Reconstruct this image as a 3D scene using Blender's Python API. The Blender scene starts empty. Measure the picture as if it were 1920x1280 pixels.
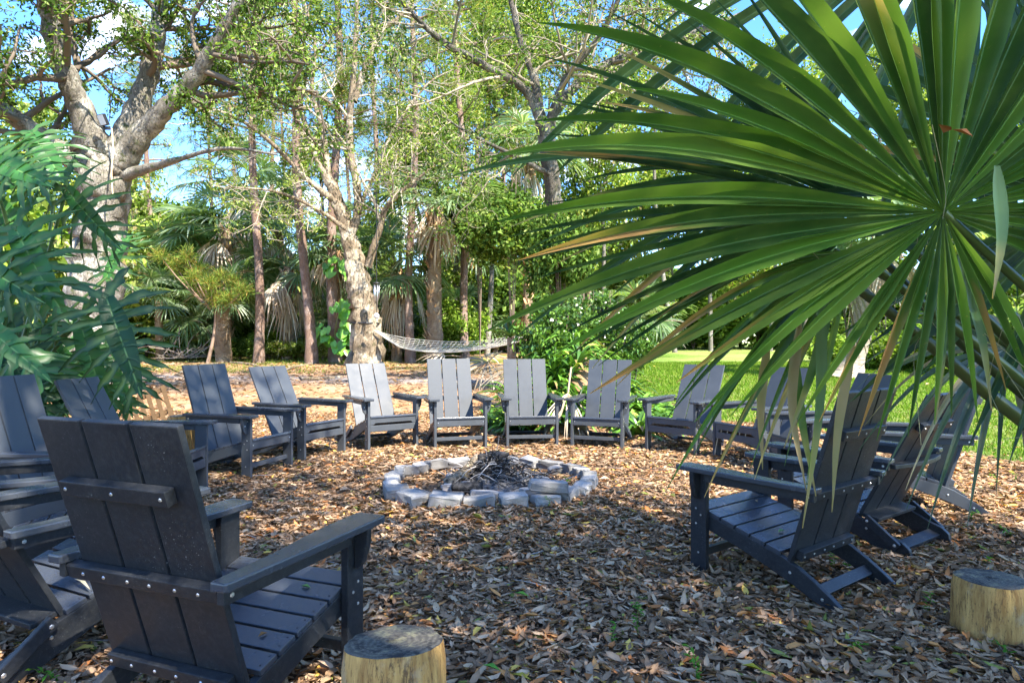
import bpy, bmesh, math, random
import numpy as np
from mathutils import Vector, Matrix
R = math.radians
PI = math.pi
SC = bpy.context.scene
COL = SC.collection

# ------------------------------------------------------------------ camera, world, sun, exposure
F_PX = 1221.0            # focal length in pixels of the 1920 px wide photograph
cam_d = bpy.data.cameras.new('camera')
cam_d.sensor_width = 36.0
cam_d.lens = F_PX / 1920 * 36.0
cam_d.clip_start = 0.05
cam_d.clip_end = 2000
cam = bpy.data.objects.new('camera', cam_d)
cam.location = (0, 0, 1.2)
cam.rotation_euler = (R(90.05), 0, 0)
COL.objects.link(cam)
SC.camera = cam

SUN_DIR = Vector((0.60, -0.62, 1.02)).normalized()      # towards the sun: behind the camera, to the right
sun_el = math.asin(SUN_DIR.z)
sun_az = math.atan2(SUN_DIR.x, SUN_DIR.y)
W = bpy.data.worlds.new('World')
SC.world = W
W.use_nodes = True
wt = W.node_tree
wt.nodes.clear()
wo = wt.nodes.new('ShaderNodeOutputWorld')
bg = wt.nodes.new('ShaderNodeBackground')
sky = wt.nodes.new('ShaderNodeTexSky')
sky.sky_type = 'NISHITA'
sky.sun_disc = False
sky.sun_elevation = sun_el
sky.sun_rotation = sun_az
sky.air_density = 1.0
sky.dust_density = 0.2
sky.ozone_density = 5.0
tc = wt.nodes.new('ShaderNodeTexCoord')
mp = wt.nodes.new('ShaderNodeMapping')
mp.inputs['Scale'].default_value = (1.0, 1.0, 2.4)
nz = wt.nodes.new('ShaderNodeTexNoise')
nz.inputs['Scale'].default_value = 5.5
nz.inputs['Detail'].default_value = 7
nz.inputs['Roughness'].default_value = 0.58
rp = wt.nodes.new('ShaderNodeValToRGB')
rp.color_ramp.elements[0].position = 0.56
rp.color_ramp.elements[0].color = (0, 0, 0, 1)
rp.color_ramp.elements[1].position = 0.70
rp.color_ramp.elements[1].color = (1, 1, 1, 1)
mx = wt.nodes.new('ShaderNodeMix')
mx.data_type = 'RGBA'
mx.inputs[7].default_value = (5.6, 5.5, 5.3, 1)
wt.links.new(tc.outputs['Generated'], mp.inputs['Vector'])
wt.links.new(mp.outputs['Vector'], nz.inputs['Vector'])
wt.links.new(nz.outputs['Fac'], rp.inputs['Fac'])
wt.links.new(rp.outputs['Color'], mx.inputs[0])
hs = wt.nodes.new('ShaderNodeHueSaturation'); hs.inputs['Saturation'].default_value = 1.2; hs.inputs['Hue'].default_value = 0.507
wt.links.new(sky.outputs['Color'], hs.inputs['Color']); wt.links.new(hs.outputs['Color'], mx.inputs[6])
wt.links.new(mx.outputs[2], bg.inputs['Color'])
bg.inputs['Strength'].default_value = 0.118
wt.links.new(bg.outputs['Background'], wo.inputs['Surface'])

sl = bpy.data.lights.new('sun', 'SUN')
sl.energy = 3.7
sl.angle = R(0.53)
sl.color = (1.0, 0.93, 0.82)
so = bpy.data.objects.new('sun', sl)
so.rotation_euler = SUN_DIR.to_track_quat('Z', 'Y').to_euler()
so.location = (6, -6, 12)
COL.objects.link(so)

SC.view_settings.view_transform = 'Standard'
SC.view_settings.look = 'None'
SC.view_settings.exposure = 2.42
SC.view_settings.gamma = 1.0
SC.cycles.max_bounces = 7
SC.cycles.diffuse_bounces = 4
SC.cycles.glossy_bounces = 3
SC.cycles.transmission_bounces = 5
SC.cycles.transparent_max_bounces = 4
SC.cycles.use_denoising = True
SC.cycles.use_adaptive_sampling = True
SC.cycles.adaptive_threshold = 0.02

# ------------------------------------------------------------------ helpers
def smooth(a, b, x):
    t = np.clip((np.asarray(x, float) - a) / (b - a), 0, 1)
    return t * t * (3 - 2 * t)

def gz(x, y):
    """height of the ground: flat round the fire pit, rising gently towards the woods"""
    r = np.hypot(np.asarray(x, float) * 0.55, np.asarray(y, float) - 3)
    return 0.42 * smooth(6, 19, r) + 0.22 * smooth(18, 32, r) + 0.1 * smooth(32, 60, r)

def at(px, py, d):
    """a point of the place at distance d in front of the camera"""
    return np.array([(px - 960) / F_PX * d, d, 1.2 - (py - 641) / F_PX * d])

def tag(o, label=None, cat=None, group=None, kind=None):
    if label: o['label'] = label
    if cat: o['category'] = cat
    if group: o['group'] = group
    if kind: o['kind'] = kind
    return o

def empty(name, loc=(0, 0, 0), rz=0.0, label=None, cat=None, group=None):
    o = bpy.data.objects.new(name, None)
    o.empty_display_size = 0.2
    o.location = loc
    o.rotation_euler = (0, 0, rz)
    COL.objects.link(o)
    return tag(o, label, cat, group)

def link(name, me, parent=None):
    o = bpy.data.objects.new(name, me)
    COL.objects.link(o)
    if parent is not None: o.parent = parent
    return o

def copy_tree(o, parent=None):
    c = o.copy()
    COL.objects.link(c)
    c.parent = parent
    for ch in [q for q in list(COL.objects) if q.parent == o]:
        copy_tree(ch, c)
    return c

class NB:
    """numpy mesh builder: quads and triangles with a colour per vertex"""
    def __init__(s): s.V = []; s.Q = []; s.T = []; s.C = []; s.n = 0
    def add(s, V, Q=None, T=None, C=None):
        V = np.asarray(V, np.float32).reshape(-1, 3)
        if Q is not None and len(Q): s.Q.append(np.asarray(Q, np.int32).reshape(-1, 4) + s.n)
        if T is not None and len(T): s.T.append(np.asarray(T, np.int32).reshape(-1, 3) + s.n)
        if C is None: C = (0.5, 0.5, 0.5)
        C = np.asarray(C, np.float32)
        if C.ndim == 1: C = np.tile(C[:3], (len(V), 1))
        s.C.append(C[:, :3])
        s.V.append(V); s.n += len(V)
        return s
    def mesh(s, name, mat, smooth_=False):
        me = bpy.data.meshes.new(name)
        V = np.concatenate(s.V)
        Q = np.concatenate(s.Q) if s.Q else np.zeros((0, 4), np.int32)
        T = np.concatenate(s.T) if s.T else np.zeros((0, 3), np.int32)
        me.vertices.add(len(V)); me.vertices.foreach_set('co', V.ravel())
        nl = len(Q) * 4 + len(T) * 3
        me.loops.add(nl)
        me.loops.foreach_set('vertex_index', np.concatenate([Q.ravel(), T.ravel()]))
        me.polygons.add(len(Q) + len(T))
        st = np.concatenate([np.arange(len(Q)) * 4, len(Q) * 4 + np.arange(len(T)) * 3]).astype(np.int32)
        me.polygons.foreach_set('loop_start', st)
        if smooth_: me.polygons.foreach_set('use_smooth', np.ones(len(Q) + len(T), bool))
        ca = me.color_attributes.new('col', 'FLOAT_COLOR', 'POINT')
        C = np.concatenate(s.C); C4 = np.ones((len(C), 4), np.float32); C4[:, :3] = C
        ca.data.foreach_set('color', C4.ravel())
        me.update(calc_edges=True)
        if mat: me.materials.append(mat)
        return me
    def build(s, name, mat, parent=None, smooth_=False):
        return link(name, s.mesh(name, mat, smooth_), parent)

def norm(v):
    v = np.asarray(v, float)
    return v / np.maximum(np.linalg.norm(v, axis=-1, keepdims=True), 1e-9)

def spline(pts, n):
    """Catmull-Rom through pts (k, m) sampled n times"""
    P = np.asarray(pts, float)
    if len(P) == 2: return P[0] + (P[1] - P[0]) * np.linspace(0, 1, n)[:, None]
    P = np.vstack([2 * P[0] - P[1], P, 2 * P[-1] - P[-2]])
    t = np.linspace(0, len(P) - 3 - 1e-6, n)
    i = t.astype(int); f = (t - i)[:, None]
    a, b, c, d = P[i], P[i + 1], P[i + 2], P[i + 3]
    return 0.5 * (2 * b + (c - a) * f + (2 * a - 5 * b + 4 * c - d) * f ** 2 + (3 * b - a - 3 * c + d) * f ** 3)

def tube(nb, pts, rad, seg=8, C=(0.3, 0.3, 0.3), bump=0.0, rng=None, cap=False, flute=0.0, nflute=5):
    P = np.asarray(pts, float); n = len(P)
    r = np.ones(n) * rad if np.isscalar(rad) else np.asarray(rad, float)
    T = norm(np.gradient(P, axis=0))
    ref = np.array([0, 0, 1.0]) if abs(T[0][2]) < 0.9 else np.array([1.0, 0, 0])
    U = np.empty_like(P)
    u = norm(np.cross(ref, T[0]))
    for i in range(n):
        u = u - T[i] * np.dot(u, T[i]); u = u / max(np.linalg.norm(u), 1e-9); U[i] = u
    Vv = np.cross(T, U)
    a = np.arange(seg) / seg * 2 * PI
    rr = np.repeat(r[:, None], seg, 1)
    if bump and rng is not None: rr = rr * (1 + bump * rng.standard_normal((n, seg)))
    if flute: rr = rr * (1 + flute * np.cos(a[None] * nflute + np.linspace(0, 1.5, n)[:, None]))
    V = P[:, None] + rr[..., None] * (np.cos(a)[None, :, None] * U[:, None] + np.sin(a)[None, :, None] * Vv[:, None])
    i = np.arange(n - 1)[:, None] * seg; j = np.arange(seg)[None]; j2 = (j + 1) % seg
    Q = np.stack([i + j, i + j2, i + seg + j2, i + seg + j], -1).reshape(-1, 4)
    V = V.reshape(-1, 3)
    T3 = None
    if cap:
        V = np.vstack([V, P[-1:], P[:1]])
        e = (n - 1) * seg
        T3 = [(e + k, e + (k + 1) % seg, n * seg) for k in range(seg)] + [((k + 1) % seg, k, n * seg + 1) for k in range(seg)]
    nb.add(V, Q, T3, C)

def leaf_cards(nb, P, D, N, L, Wd, C, fold=0.25, pos=0.5):
    """one folded rhombic leaf per row: base P, direction D, normal N"""
    n = len(P)
    D = norm(D); S = norm(np.cross(D, N)); N2 = np.cross(S, D)
    L = np.broadcast_to(L, (n,))[:, None]; Wd = np.broadcast_to(Wd, (n,))[:, None]
    b = P; t = P + D * L - N2 * L * 0.12
    m = P + D * L * pos
    l = m + S * Wd * 0.5 + N2 * Wd * fold; r = m - S * Wd * 0.5 + N2 * Wd * fold
    V = np.stack([b, r, t, l], 1).reshape(-1, 3)
    Q = np.arange(n * 4).reshape(-1, 4)
    nb.add(V, Q, None, np.repeat(C, 4, 0))

def pick(rng, pal, n, var=0.2):
    pal = np.asarray(pal, float)
    w = pal[:, 3] / pal[:, 3].sum() if pal.shape[1] > 3 else None
    c = pal[rng.choice(len(pal), n, p=w), :3]
    return np.clip(c * (1 + var * rng.standard_normal((n, 1))), 0.002, 0.9)

def rdir(rng, n):
    return norm(rng.standard_normal((n, 3)))

# ------------------------------------------------------------------ materials
def mat(name):
    m = bpy.data.materials.new(name); m.use_nodes = True
    nt = m.node_tree; nt.nodes.clear()
    out = nt.nodes.new('ShaderNodeOutputMaterial')
    return m, nt, out

def N_(nt, t, **k):
    n = nt.nodes.new(t)
    for a, b in k.items():
        if a in n.inputs: n.inputs[a].default_value = b
        else: setattr(n, a, b)
    return n

def ramp(nt, fac, stops):
    r = nt.nodes.new('ShaderNodeValToRGB')
    e = r.color_ramp.elements
    while len(e) < len(stops): e.new(0.5)
    for k, (p, c) in enumerate(stops):
        e[k].position = p; e[k].color = (c, c, c, 1) if np.isscalar(c) else (*c, 1)
    nt.links.new(fac, r.inputs['Fac'])
    return r.outputs['Color']

def mixc(nt, fac, a, b, blend='MIX'):
    m = nt.nodes.new('ShaderNodeMix'); m.data_type = 'RGBA'; m.blend_type = blend
    for s, v in ((0, fac), (6, a), (7, b)):
        if hasattr(v, 'is_linked') or isinstance(v, bpy.types.NodeSocket): nt.links.new(v, m.inputs[s])
        elif s == 0: m.inputs[0].default_value = v
        else: m.inputs[s].default_value = (*v, 1)
    return m.outputs[2]

def noise(nt, scale, detail=4, rough=0.6, vec=None, stretch=None, w=None):
    n = nt.nodes.new('ShaderNodeTexNoise')
    n.inputs['Scale'].default_value = scale; n.inputs['Detail'].default_value = detail; n.inputs['Roughness'].default_value = rough
    if vec is None:
        vec = nt.nodes.new('ShaderNodeTexCoord').outputs['Object']
    if stretch:
        mp = nt.nodes.new('ShaderNodeMapping'); mp.inputs['Scale'].default_value = stretch
        nt.links.new(vec, mp.inputs['Vector']); vec = mp.outputs['Vector']
    nt.links.new(vec, n.inputs['Vector'])
    return n.outputs['Fac']

def bump(nt, h, dist=0.01, strength=0.6):
    b = nt.nodes.new('ShaderNodeBump'); b.inputs['Distance'].default_value = dist; b.inputs['Strength'].default_value = strength
    nt.links.new(h, b.inputs['Height']); return b.outputs['Normal']

def princ(nt, out, col, rough=0.7, nrm=None, spec=0.5, metal=0.0):
    p = nt.nodes.new('ShaderNodeBsdfPrincipled')
    for k, v in (('Base Color', col), ('Roughness', rough)):
        if isinstance(v, bpy.types.NodeSocket): nt.links.new(v, p.inputs[k])
        else: p.inputs[k].default_value = (*v, 1) if k == 'Base Color' else v
    p.inputs['Specular IOR Level'].default_value = spec
    p.inputs['Metallic'].default_value = metal
    if nrm is not None: nt.links.new(nrm, p.inputs['Normal'])
    nt.links.new(p.outputs['BSDF'], out.inputs['Surface'])
    return p

def leaf_mat(name, trans=0.4, gloss=0.12, rough=0.4, vein=0.0):
    m, nt, out = mat(name)
    a = N_(nt, 'ShaderNodeAttribute', attribute_name='col')
    col = a.outputs['Color']
    if vein:
        sp = noise(nt, 70, 4, 0.75); sp2 = noise(nt, 9, 3, 0.6)
        col = mixc(nt, ramp(nt, sp, [(0.66, 0.0), (0.72, vein)]), col, (0.30, 0.24, 0.07))
        col = mixc(nt, ramp(nt, sp2, [(0.35, 0.35), (0.60, 0.0)]), col, (0.14, 0.20, 0.05))
    d = nt.nodes.new('ShaderNodeBsdfDiffuse'); t = nt.nodes.new('ShaderNodeBsdfTranslucent')
    nt.links.new(col, d.inputs['Color'])
    tcol = mixc(nt, 1.0, col, (1.25, 1.25, 0.55), 'MULTIPLY')
    nt.links.new(tcol, t.inputs['Color'])
    mx = nt.nodes.new('ShaderNodeMixShader'); mx.inputs[0].default_value = trans
    nt.links.new(d.outputs[0], mx.inputs[1]); nt.links.new(t.outputs[0], mx.inputs[2])
    last = mx.outputs[0]
    if gloss > 0:
        g = nt.nodes.new('ShaderNodeBsdfGlossy'); g.inputs['Roughness'].default_value = rough
        m2 = nt.nodes.new('ShaderNodeMixShader'); m2.inputs[0].default_value = gloss
        f = nt.nodes.new('ShaderNodeLayerWeight'); f.inputs['Blend'].default_value = 0.25
        mm = nt.nodes.new('ShaderNodeMath'); mm.operation = 'MULTIPLY_ADD'; mm.inputs[1].default_value = gloss; mm.inputs[2].default_value = gloss * 0.25
        nt.links.new(f.outputs['Facing'], mm.inputs[0]); nt.links.new(mm.outputs[0], m2.inputs[0])
        nt.links.new(last, m2.inputs[1]); nt.links.new(g.outputs[0], m2.inputs[2])
        last = m2.outputs[0]
    nt.links.new(last, out.inputs['Surface'])
    return m

M = {}
M['leaf'] = leaf_mat('tree_leaf', 0.42, 0.0)
M['gloss_leaf'] = leaf_mat('glossy_leaf', 0.25, 0.13, 0.28)
M['palm_leaf'] = leaf_mat('palm_leaf', 0.50, 0.09, 0.34, 0.6)
M['dry_leaf'] = leaf_mat('dry_leaf', 0.10, 0.0, 0.5)
M['phil_leaf'] = leaf_mat('split_leaf_blade', 0.30, 0.08, 0.38)
M['grass'] = leaf_mat('grass_blade', 0.45, 0.0)

def lumber(name, base, speck=0.0, rgh=.48):
    m, nt, out = mat(name)
    n1 = noise(nt, 9, 3, 0.5)
    n2 = noise(nt, 260, 3, 0.7)
    n3 = noise(nt, 60, 3, 0.7)
    c = mixc(nt, n1, tuple(x * 0.82 for x in base), tuple(x * 1.22 for x in base))
    dust = ramp(nt, n3, [(0.45, 0.0), (0.8, 0.35)])
    c = mixc(nt, dust, c, (0.07, 0.07, 0.068))
    if speck:
        sp = noise(nt, 190, 2, 0.5); big = noise(nt, 5, 2, 0.5)
        k = ramp(nt, sp, [(0.685, 0.0), (0.72, 0.8)])
        kb = ramp(nt, big, [(0.50, 0.0), (0.68, 1.0)])
        mm = nt.nodes.new('ShaderNodeMath'); mm.operation = 'MULTIPLY'
        nt.links.new(k, mm.inputs[0]); nt.links.new(kb, mm.inputs[1])
        m3 = nt.nodes.new('ShaderNodeMath'); m3.operation = 'MULTIPLY'; m3.inputs[1].default_value = speck
        nt.links.new(mm.outputs[0], m3.inputs[0])
        c = mixc(nt, m3.outputs[0], c, (0.5, 0.5, 0.46))
    rg = ramp(nt, n1, [(0.3, rgh - .07), (0.7, rgh + .07)])
    princ(nt, out, c, rg, bump(nt, n2, 0.0012, 0.55), 0.35 if rgh > .4 else .5)
    return m
M['lumber'] = lumber('charcoal_recycled_plastic', (0.048, 0.055, 0.063), 0.0)  # lighter copy: sunlight on the ring chairs is put into the base colour
M['lumber_shaded_speck'] = lumber('shaded_charcoal_plastic_with_debris', (0.014, 0.016, 0.019), 0.6)  # darker copy: shade is put into the base colour; pale specks are debris

M['lumber_smooth'] = lumber('smooth_charcoal_plastic', (0.040, 0.046, 0.056), 0.0, .24)
m, nt, out = mat('steel_screw'); princ(nt, out, (0.72, 0.72, 0.7), 0.35, None, 0.5, 0.9); M['steel'] = m
m, nt, out = mat('dark_hole'); princ(nt, out, (0.012, 0.012, 0.014), 0.6); M['hole'] = m

def bark(name, c1, c2, c3, scale=6, stretch=(1, 1, 0.25), dist=0.03, patch=0.5, c4=None):
    m, nt, out = mat(name)
    v = nt.nodes.new('ShaderNodeTexCoord').outputs['Object']
    mp_ = nt.nodes.new('ShaderNodeMapping'); mp_.inputs['Scale'].default_value = stretch
    nt.links.new(v, mp_.inputs['Vector'])
    vo = nt.nodes.new('ShaderNodeTexVoronoi'); vo.feature = 'DISTANCE_TO_EDGE'; vo.inputs['Scale'].default_value = scale * 2.2
    wn = nt.nodes.new('ShaderNodeTexNoise'); wn.inputs['Scale'].default_value = scale; nt.links.new(mp_.outputs[0], wn.inputs['Vector'])
    wv = mixc(nt, 0.6, mp_.outputs[0], wn.outputs['Color'])
    nt.links.new(wv, vo.inputs['Vector'])
    a = noise(nt, scale * 3, 6, 0.7, v, stretch)
    b = noise(nt, scale * 0.35, 4, 0.6, v)
    crack = ramp(nt, vo.outputs['Distance'], [(0.0, 0.45), (0.07, 1.0)])
    c = mixc(nt, a, c1, c2)
    c = mixc(nt, ramp(nt, b, [(patch - 0.06, 0.0), (patch + 0.08, 1.0)]), c, c3)
    if c4:
        b2 = noise(nt, scale * 1.1, 5, 0.7, v)
        c = mixc(nt, ramp(nt, b2, [(0.55, 0.0), (0.64, 1.0)]), c, c4)
    c = mixc(nt, crack, tuple(x * 0.4 for x in c1), c)
    hh = nt.nodes.new('ShaderNodeMath'); hh.operation = 'ADD'
    nt.links.new(a, hh.inputs[0]); nt.links.new(crack, hh.inputs[1])
    princ(nt, out, c, 0.9, bump(nt, hh.outputs[0], dist, 0.9), 0.2)
    return m
M['oak_bark'] = bark('mossy_oak_bark', (0.12, 0.105, 0.085), (0.25, 0.225, 0.18), (0.42, 0.39, 0.33), 6, (1, 1, 0.4), 0.03, 0.55, (0.10, 0.11, 0.05))
M['pale_bark'] = bark('pale_oak_bark', (0.13, 0.095, 0.06), (0.27, 0.21, 0.14), (0.44, 0.37, 0.27), 5, (1, 1, 0.25), 0.03, 0.53, (0.10, 0.085, 0.045))
M['grey_bark'] = bark('grey_lichened_bark', (0.07, 0.06, 0.048), (0.16, 0.14, 0.11), (0.26, 0.24, 0.20), 8, (1, 1, 0.4), 0.03, 0.56, (0.08, 0.09, 0.04))
M['pine_bark'] = bark('pine_bark', (0.14, 0.09, 0.065), (0.30, 0.20, 0.15), (0.33, 0.25, 0.21), 7, (1, 1, 0.3), 0.03, 0.55)
M['palm_bark'] = bark('palm_trunk', (0.16, 0.10, 0.06), (0.38, 0.26, 0.16), (0.34, 0.26, 0.18), 5, (0.6, 0.6, 2.5), 0.04, 0.5)
M['ring_bark'] = bark('ringed_palm_trunk', (0.24, 0.19, 0.13), (0.46, 0.38, 0.28), (0.40, 0.34, 0.26), 3, (0.4, 0.4, 5.0), 0.02, 0.5)

m, nt, out = mat('attribute_wood')       # twigs and fibres: colour from the mesh
a = N_(nt, 'ShaderNodeAttribute', attribute_name='col')
princ(nt, out, a.outputs['Color'], 0.85, bump(nt, noise(nt, 40, 3, 0.7), 0.004, 0.6), 0.2); M['wood'] = m

m, nt, out = mat('weathered_concrete')
n1 = noise(nt, 14, 5, 0.7); n2 = noise(nt, 120, 3, 0.7); n3 = noise(nt, 5, 3, 0.6)
a = N_(nt, 'ShaderNodeAttribute', attribute_name='col')
c = mixc(nt, ramp(nt, n1, [(0.3, 0.6), (0.7, 1.0)]), (0.13, 0.12, 0.10), a.outputs['Color'])
c = mixc(nt, ramp(nt, n3, [(0.55, 0.0), (0.75, 0.5)]), c, (0.12, 0.13, 0.08))
c = mixc(nt, ramp(nt, n2, [(0.30, 0.55), (0.45, 0.0)]), c, (0.07, 0.06, 0.05))
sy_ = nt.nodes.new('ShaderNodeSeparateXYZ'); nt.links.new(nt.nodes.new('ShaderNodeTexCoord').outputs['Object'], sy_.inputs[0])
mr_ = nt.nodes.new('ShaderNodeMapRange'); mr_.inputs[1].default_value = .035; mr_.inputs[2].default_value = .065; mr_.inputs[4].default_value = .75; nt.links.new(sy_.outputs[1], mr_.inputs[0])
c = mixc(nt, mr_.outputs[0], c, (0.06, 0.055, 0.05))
princ(nt, out, c, 0.9, bump(nt, n2, 0.004, 0.7), 0.25); M['concrete'] = m

m, nt, out = mat('charred_wood')
n1 = noise(nt, 22, 5, 0.7)
c = mixc(nt, ramp(nt, n1, [(0.45, 0.0), (0.75, 1.0)]), (0.012, 0.011, 0.010), (0.12, 0.11, 0.10))
princ(nt, out, c, 0.85, bump(nt, n1, 0.02, 0.9), 0.3); M['char'] = m
m, nt, out = mat('ash')
n1 = noise(nt, 30, 6, 0.75)
c = mixc(nt, ramp(nt, n1, [(0.35, 0.0), (0.65, 1.0)]), (0.02, 0.02, 0.02), (0.26, 0.25, 0.24))
princ(nt, out, c, 0.95, bump(nt, n1, 0.03, 1.0), 0.2); M['ash'] = m

m, nt, out = mat('stump_side')          # peeled yellow wood with dark streaks
v = nt.nodes.new('ShaderNodeTexCoord').outputs['Object']
n1 = noise(nt, 10, 5, 0.65, v, (3, 3, 0.35)); n2 = noise(nt, 26, 6, 0.75, v, (2, 2, 0.35)); n3 = noise(nt, 11, 4, 0.6, v); n4 = noise(nt, 130, 3, 0.7, v, (1, 1, 0.4))
c = mixc(nt, ramp(nt, n1, [(0.35, 0.0), (0.65, 1.0)]), (0.27, 0.125, 0.032), (0.62, 0.37, 0.115))
c = mixc(nt, ramp(nt, n2, [(0.52, 0.0), (0.62, 0.9)]), c, (0.11, 0.055, 0.022))
c = mixc(nt, ramp(nt, n3, [(0.55, 0.0), (0.70, 0.45)]), c, (0.42, 0.37, 0.27))
c = mixc(nt, ramp(nt, n4, [(0.30, 0.6), (0.42, 0.0)]), c, (0.04, 0.03, 0.02))
princ(nt, out, c, 0.7, bump(nt, n2, 0.006, 0.8), 0.3); M['stump_side'] = m
m, nt, out = mat('stump_top')
tcn = nt.nodes.new('ShaderNodeTexCoord')
wv = nt.nodes.new('ShaderNodeTexWave'); wv.wave_type = 'RINGS'; wv.rings_direction = 'Z'; wv.inputs['Scale'].default_value = 18; wv.inputs['Distortion'].default_value = 6.0; wv.inputs['Detail'].default_value = 4
nt.links.new(tcn.outputs['Object'], wv.inputs['Vector'])
n1 = noise(nt, 16, 6, 0.75); n2 = noise(nt, 90, 4, 0.7)
c = mixc(nt, wv.outputs['Fac'], (0.075, 0.068, 0.052), (0.125, 0.112, 0.085))
c = mixc(nt, ramp(nt, n1, [(0.52, 0.0), (0.60, 0.9)]), c, (0.022, 0.020, 0.018))
c = mixc(nt, ramp(nt, n1, [(0.38, 0.85), (0.47, 0.0)]), c, (0.26, 0.235, 0.13))
c = mixc(nt, ramp(nt, n2, [(0.35, 0.5), (0.5, 0.0)]), c, (0.05, 0.045, 0.04))
princ(nt, out, c, 0.85, bump(nt, n2, 0.005, 0.8), 0.3); M['stump_top'] = m

m, nt, out = mat('pallet_wood'); n1 = noise(nt, 6, 4, 0.6, None, (1, 6, 6))
princ(nt, out, mixc(nt, n1, (0.06, 0.035, 0.017), (0.16, 0.10, 0.05)), 0.8, bump(nt, n1, 0.004, 0.5), 0.2); M['pallet'] = m
m, nt, out = mat('cotton_rope'); princ(nt, out, (0.58, 0.55, 0.46), 0.9, None, 0.1); M['rope'] = m
m, nt, out = mat('black_plastic'); princ(nt, out, (0.02, 0.02, 0.022), 0.4); M['black'] = m
m, nt, out = mat('lamp_glass'); princ(nt, out, (0.25, 0.28, 0.32), 0.1); M['lens'] = m
m, nt, out = mat('chime_metal'); princ(nt, out, (0.5, 0.5, 0.52), 0.3, None, 0.5, 0.8); M['chime'] = m
m, nt, out = mat('white_enamel'); princ(nt, out, (0.62, 0.62, 0.6), 0.5); M['white'] = m

# ground: leaf mould round the fire, needles and sand beyond, lawn on the right, a grey dirt track behind
m, nt, out = mat('ground_soil')
tcn = nt.nodes.new('ShaderNodeTexCoord').outputs['Object']
sx = nt.nodes.new('ShaderNodeSeparateXYZ'); nt.links.new(tcn, sx.inputs[0])
def math_(op, a, b=None, c=None):
    n = nt.nodes.new('ShaderNodeMath'); n.operation = op
    for k, v in enumerate((a, b, c)):
        if v is None: continue
        if isinstance(v, bpy.types.NodeSocket): nt.links.new(v, n.inputs[k])
        else: n.inputs[k].default_value = v
    return n.outputs[0]
X, Y = sx.outputs[0], sx.outputs[1]
nA = noise(nt, 0.9, 5, 0.65, tcn); nB = noise(nt, 9, 6, 0.7, tcn); nC = noise(nt, 45, 5, 0.8, tcn); nD = noise(nt, 0.25, 4, 0.6, tcn); nE = noise(nt, 160, 3, 0.8, tcn)
# mould colour
mould = mixc(nt, ramp(nt, nC, [(0.3, 0.0), (0.7, 1.0)]), (0.06, 0.04, 0.024), (0.22, 0.14, 0.085))
needles = mixc(nt, ramp(nt, nC, [(0.35, 0.0), (0.65, 1.0)]), (0.20, 0.09, 0.035), (0.46, 0.26, 0.13))
sand = mixc(nt, nB, (0.36, 0.21, 0.11), (0.50, 0.34, 0.21))
nd = mixc(nt, ramp(nt, nA, [(0.42, 0.0), (0.60, 1.0)]), needles, sand)
far = math_('ADD', Y, math_('MULTIPLY', nA, 3.0))
fm = nt.nodes.new('ShaderNodeMapRange'); fm.inputs[1].default_value = 8.5; fm.inputs[2].default_value = 12.0; nt.links.new(far, fm.inputs[0])
c = mixc(nt, fm.outputs[0], mould, nd)
# green patches beyond the ring
gp = ramp(nt, nD, [(0.46, 0.0), (0.56, 1.0)])
gl = mixc(nt, nC, (0.06, 0.11, 0.014), (0.16, 0.20, 0.03))
gy = nt.nodes.new('ShaderNodeMapRange'); gy.inputs[1].default_value = 17.0; gy.inputs[2].default_value = 21.0; nt.links.new(Y, gy.inputs[0])
c = mixc(nt, math_('MULTIPLY', math_('MULTIPLY', gp, gy.outputs[0]), 0.85), c, gl)
# track
tr = math_('ABSOLUTE', math_('SUBTRACT', math_('ADD', Y, math_('MULTIPLY', X, 0.10)), 16.0))
tm = nt.nodes.new('ShaderNodeMapRange'); tm.inputs[1].default_value = 1.7; tm.inputs[2].default_value = 0.7; nt.links.new(math_('ADD', tr, math_('MULTIPLY', nA, 1.2)), tm.inputs[0])
c = mixc(nt, math_('MULTIPLY', tm.outputs[0], 0.9), c, mixc(nt, nB, (0.20, 0.175, 0.155), (0.34, 0.30, 0.27)))
# lawn: outside an ellipse round the chairs and right of the flower bed
ex = math_('POWER', math_('DIVIDE', math_('SUBTRACT', X, 0.5), 4.6), 2.0)
ey = math_('POWER', math_('DIVIDE', math_('SUBTRACT', Y, 5.0), 5.6), 2.0)
el = math_('ADD', math_('ADD', ex, ey), math_('MULTIPLY', math_('SUBTRACT', nB, 0.5), 0.45))
l1 = nt.nodes.new('ShaderNodeMapRange'); l1.inputs[1].default_value = 1.02; l1.inputs[2].default_value = 1.2; nt.links.new(el, l1.inputs[0])
lx = math_('SUBTRACT', X, math_('MULTIPLY', Y, 0.11))
l2 = nt.nodes.new('ShaderNodeMapRange'); l2.inputs[1].default_value = 0.9; l2.inputs[2].default_value = 1.3; nt.links.new(lx, l2.inputs[0])
lawn = mixc(nt, ramp(nt, nC, [(0.3, 0.0), (0.7, 1.0)]), (0.06, 0.13, 0.014), (0.16, 0.25, 0.035))
lawn = mixc(nt, ramp(nt, nD, [(0.38, 0.0), (0.58, 0.8)]), lawn, (0.27, 0.30, 0.085))
lawn = mixc(nt, ramp(nt, nA, [(0.55, 0.0), (0.70, 0.5)]), lawn, (0.24, 0.19, 0.10))
c = mixc(nt, math_('MULTIPLY', l1.outputs[0], l2.outputs[0]), c, lawn)
hh = math_('ADD', nC, math_('MULTIPLY', nE, 0.6))
princ(nt, out, c, 0.95, bump(nt, hh, 0.025, 0.8), 0.15); M['ground'] = m

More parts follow.
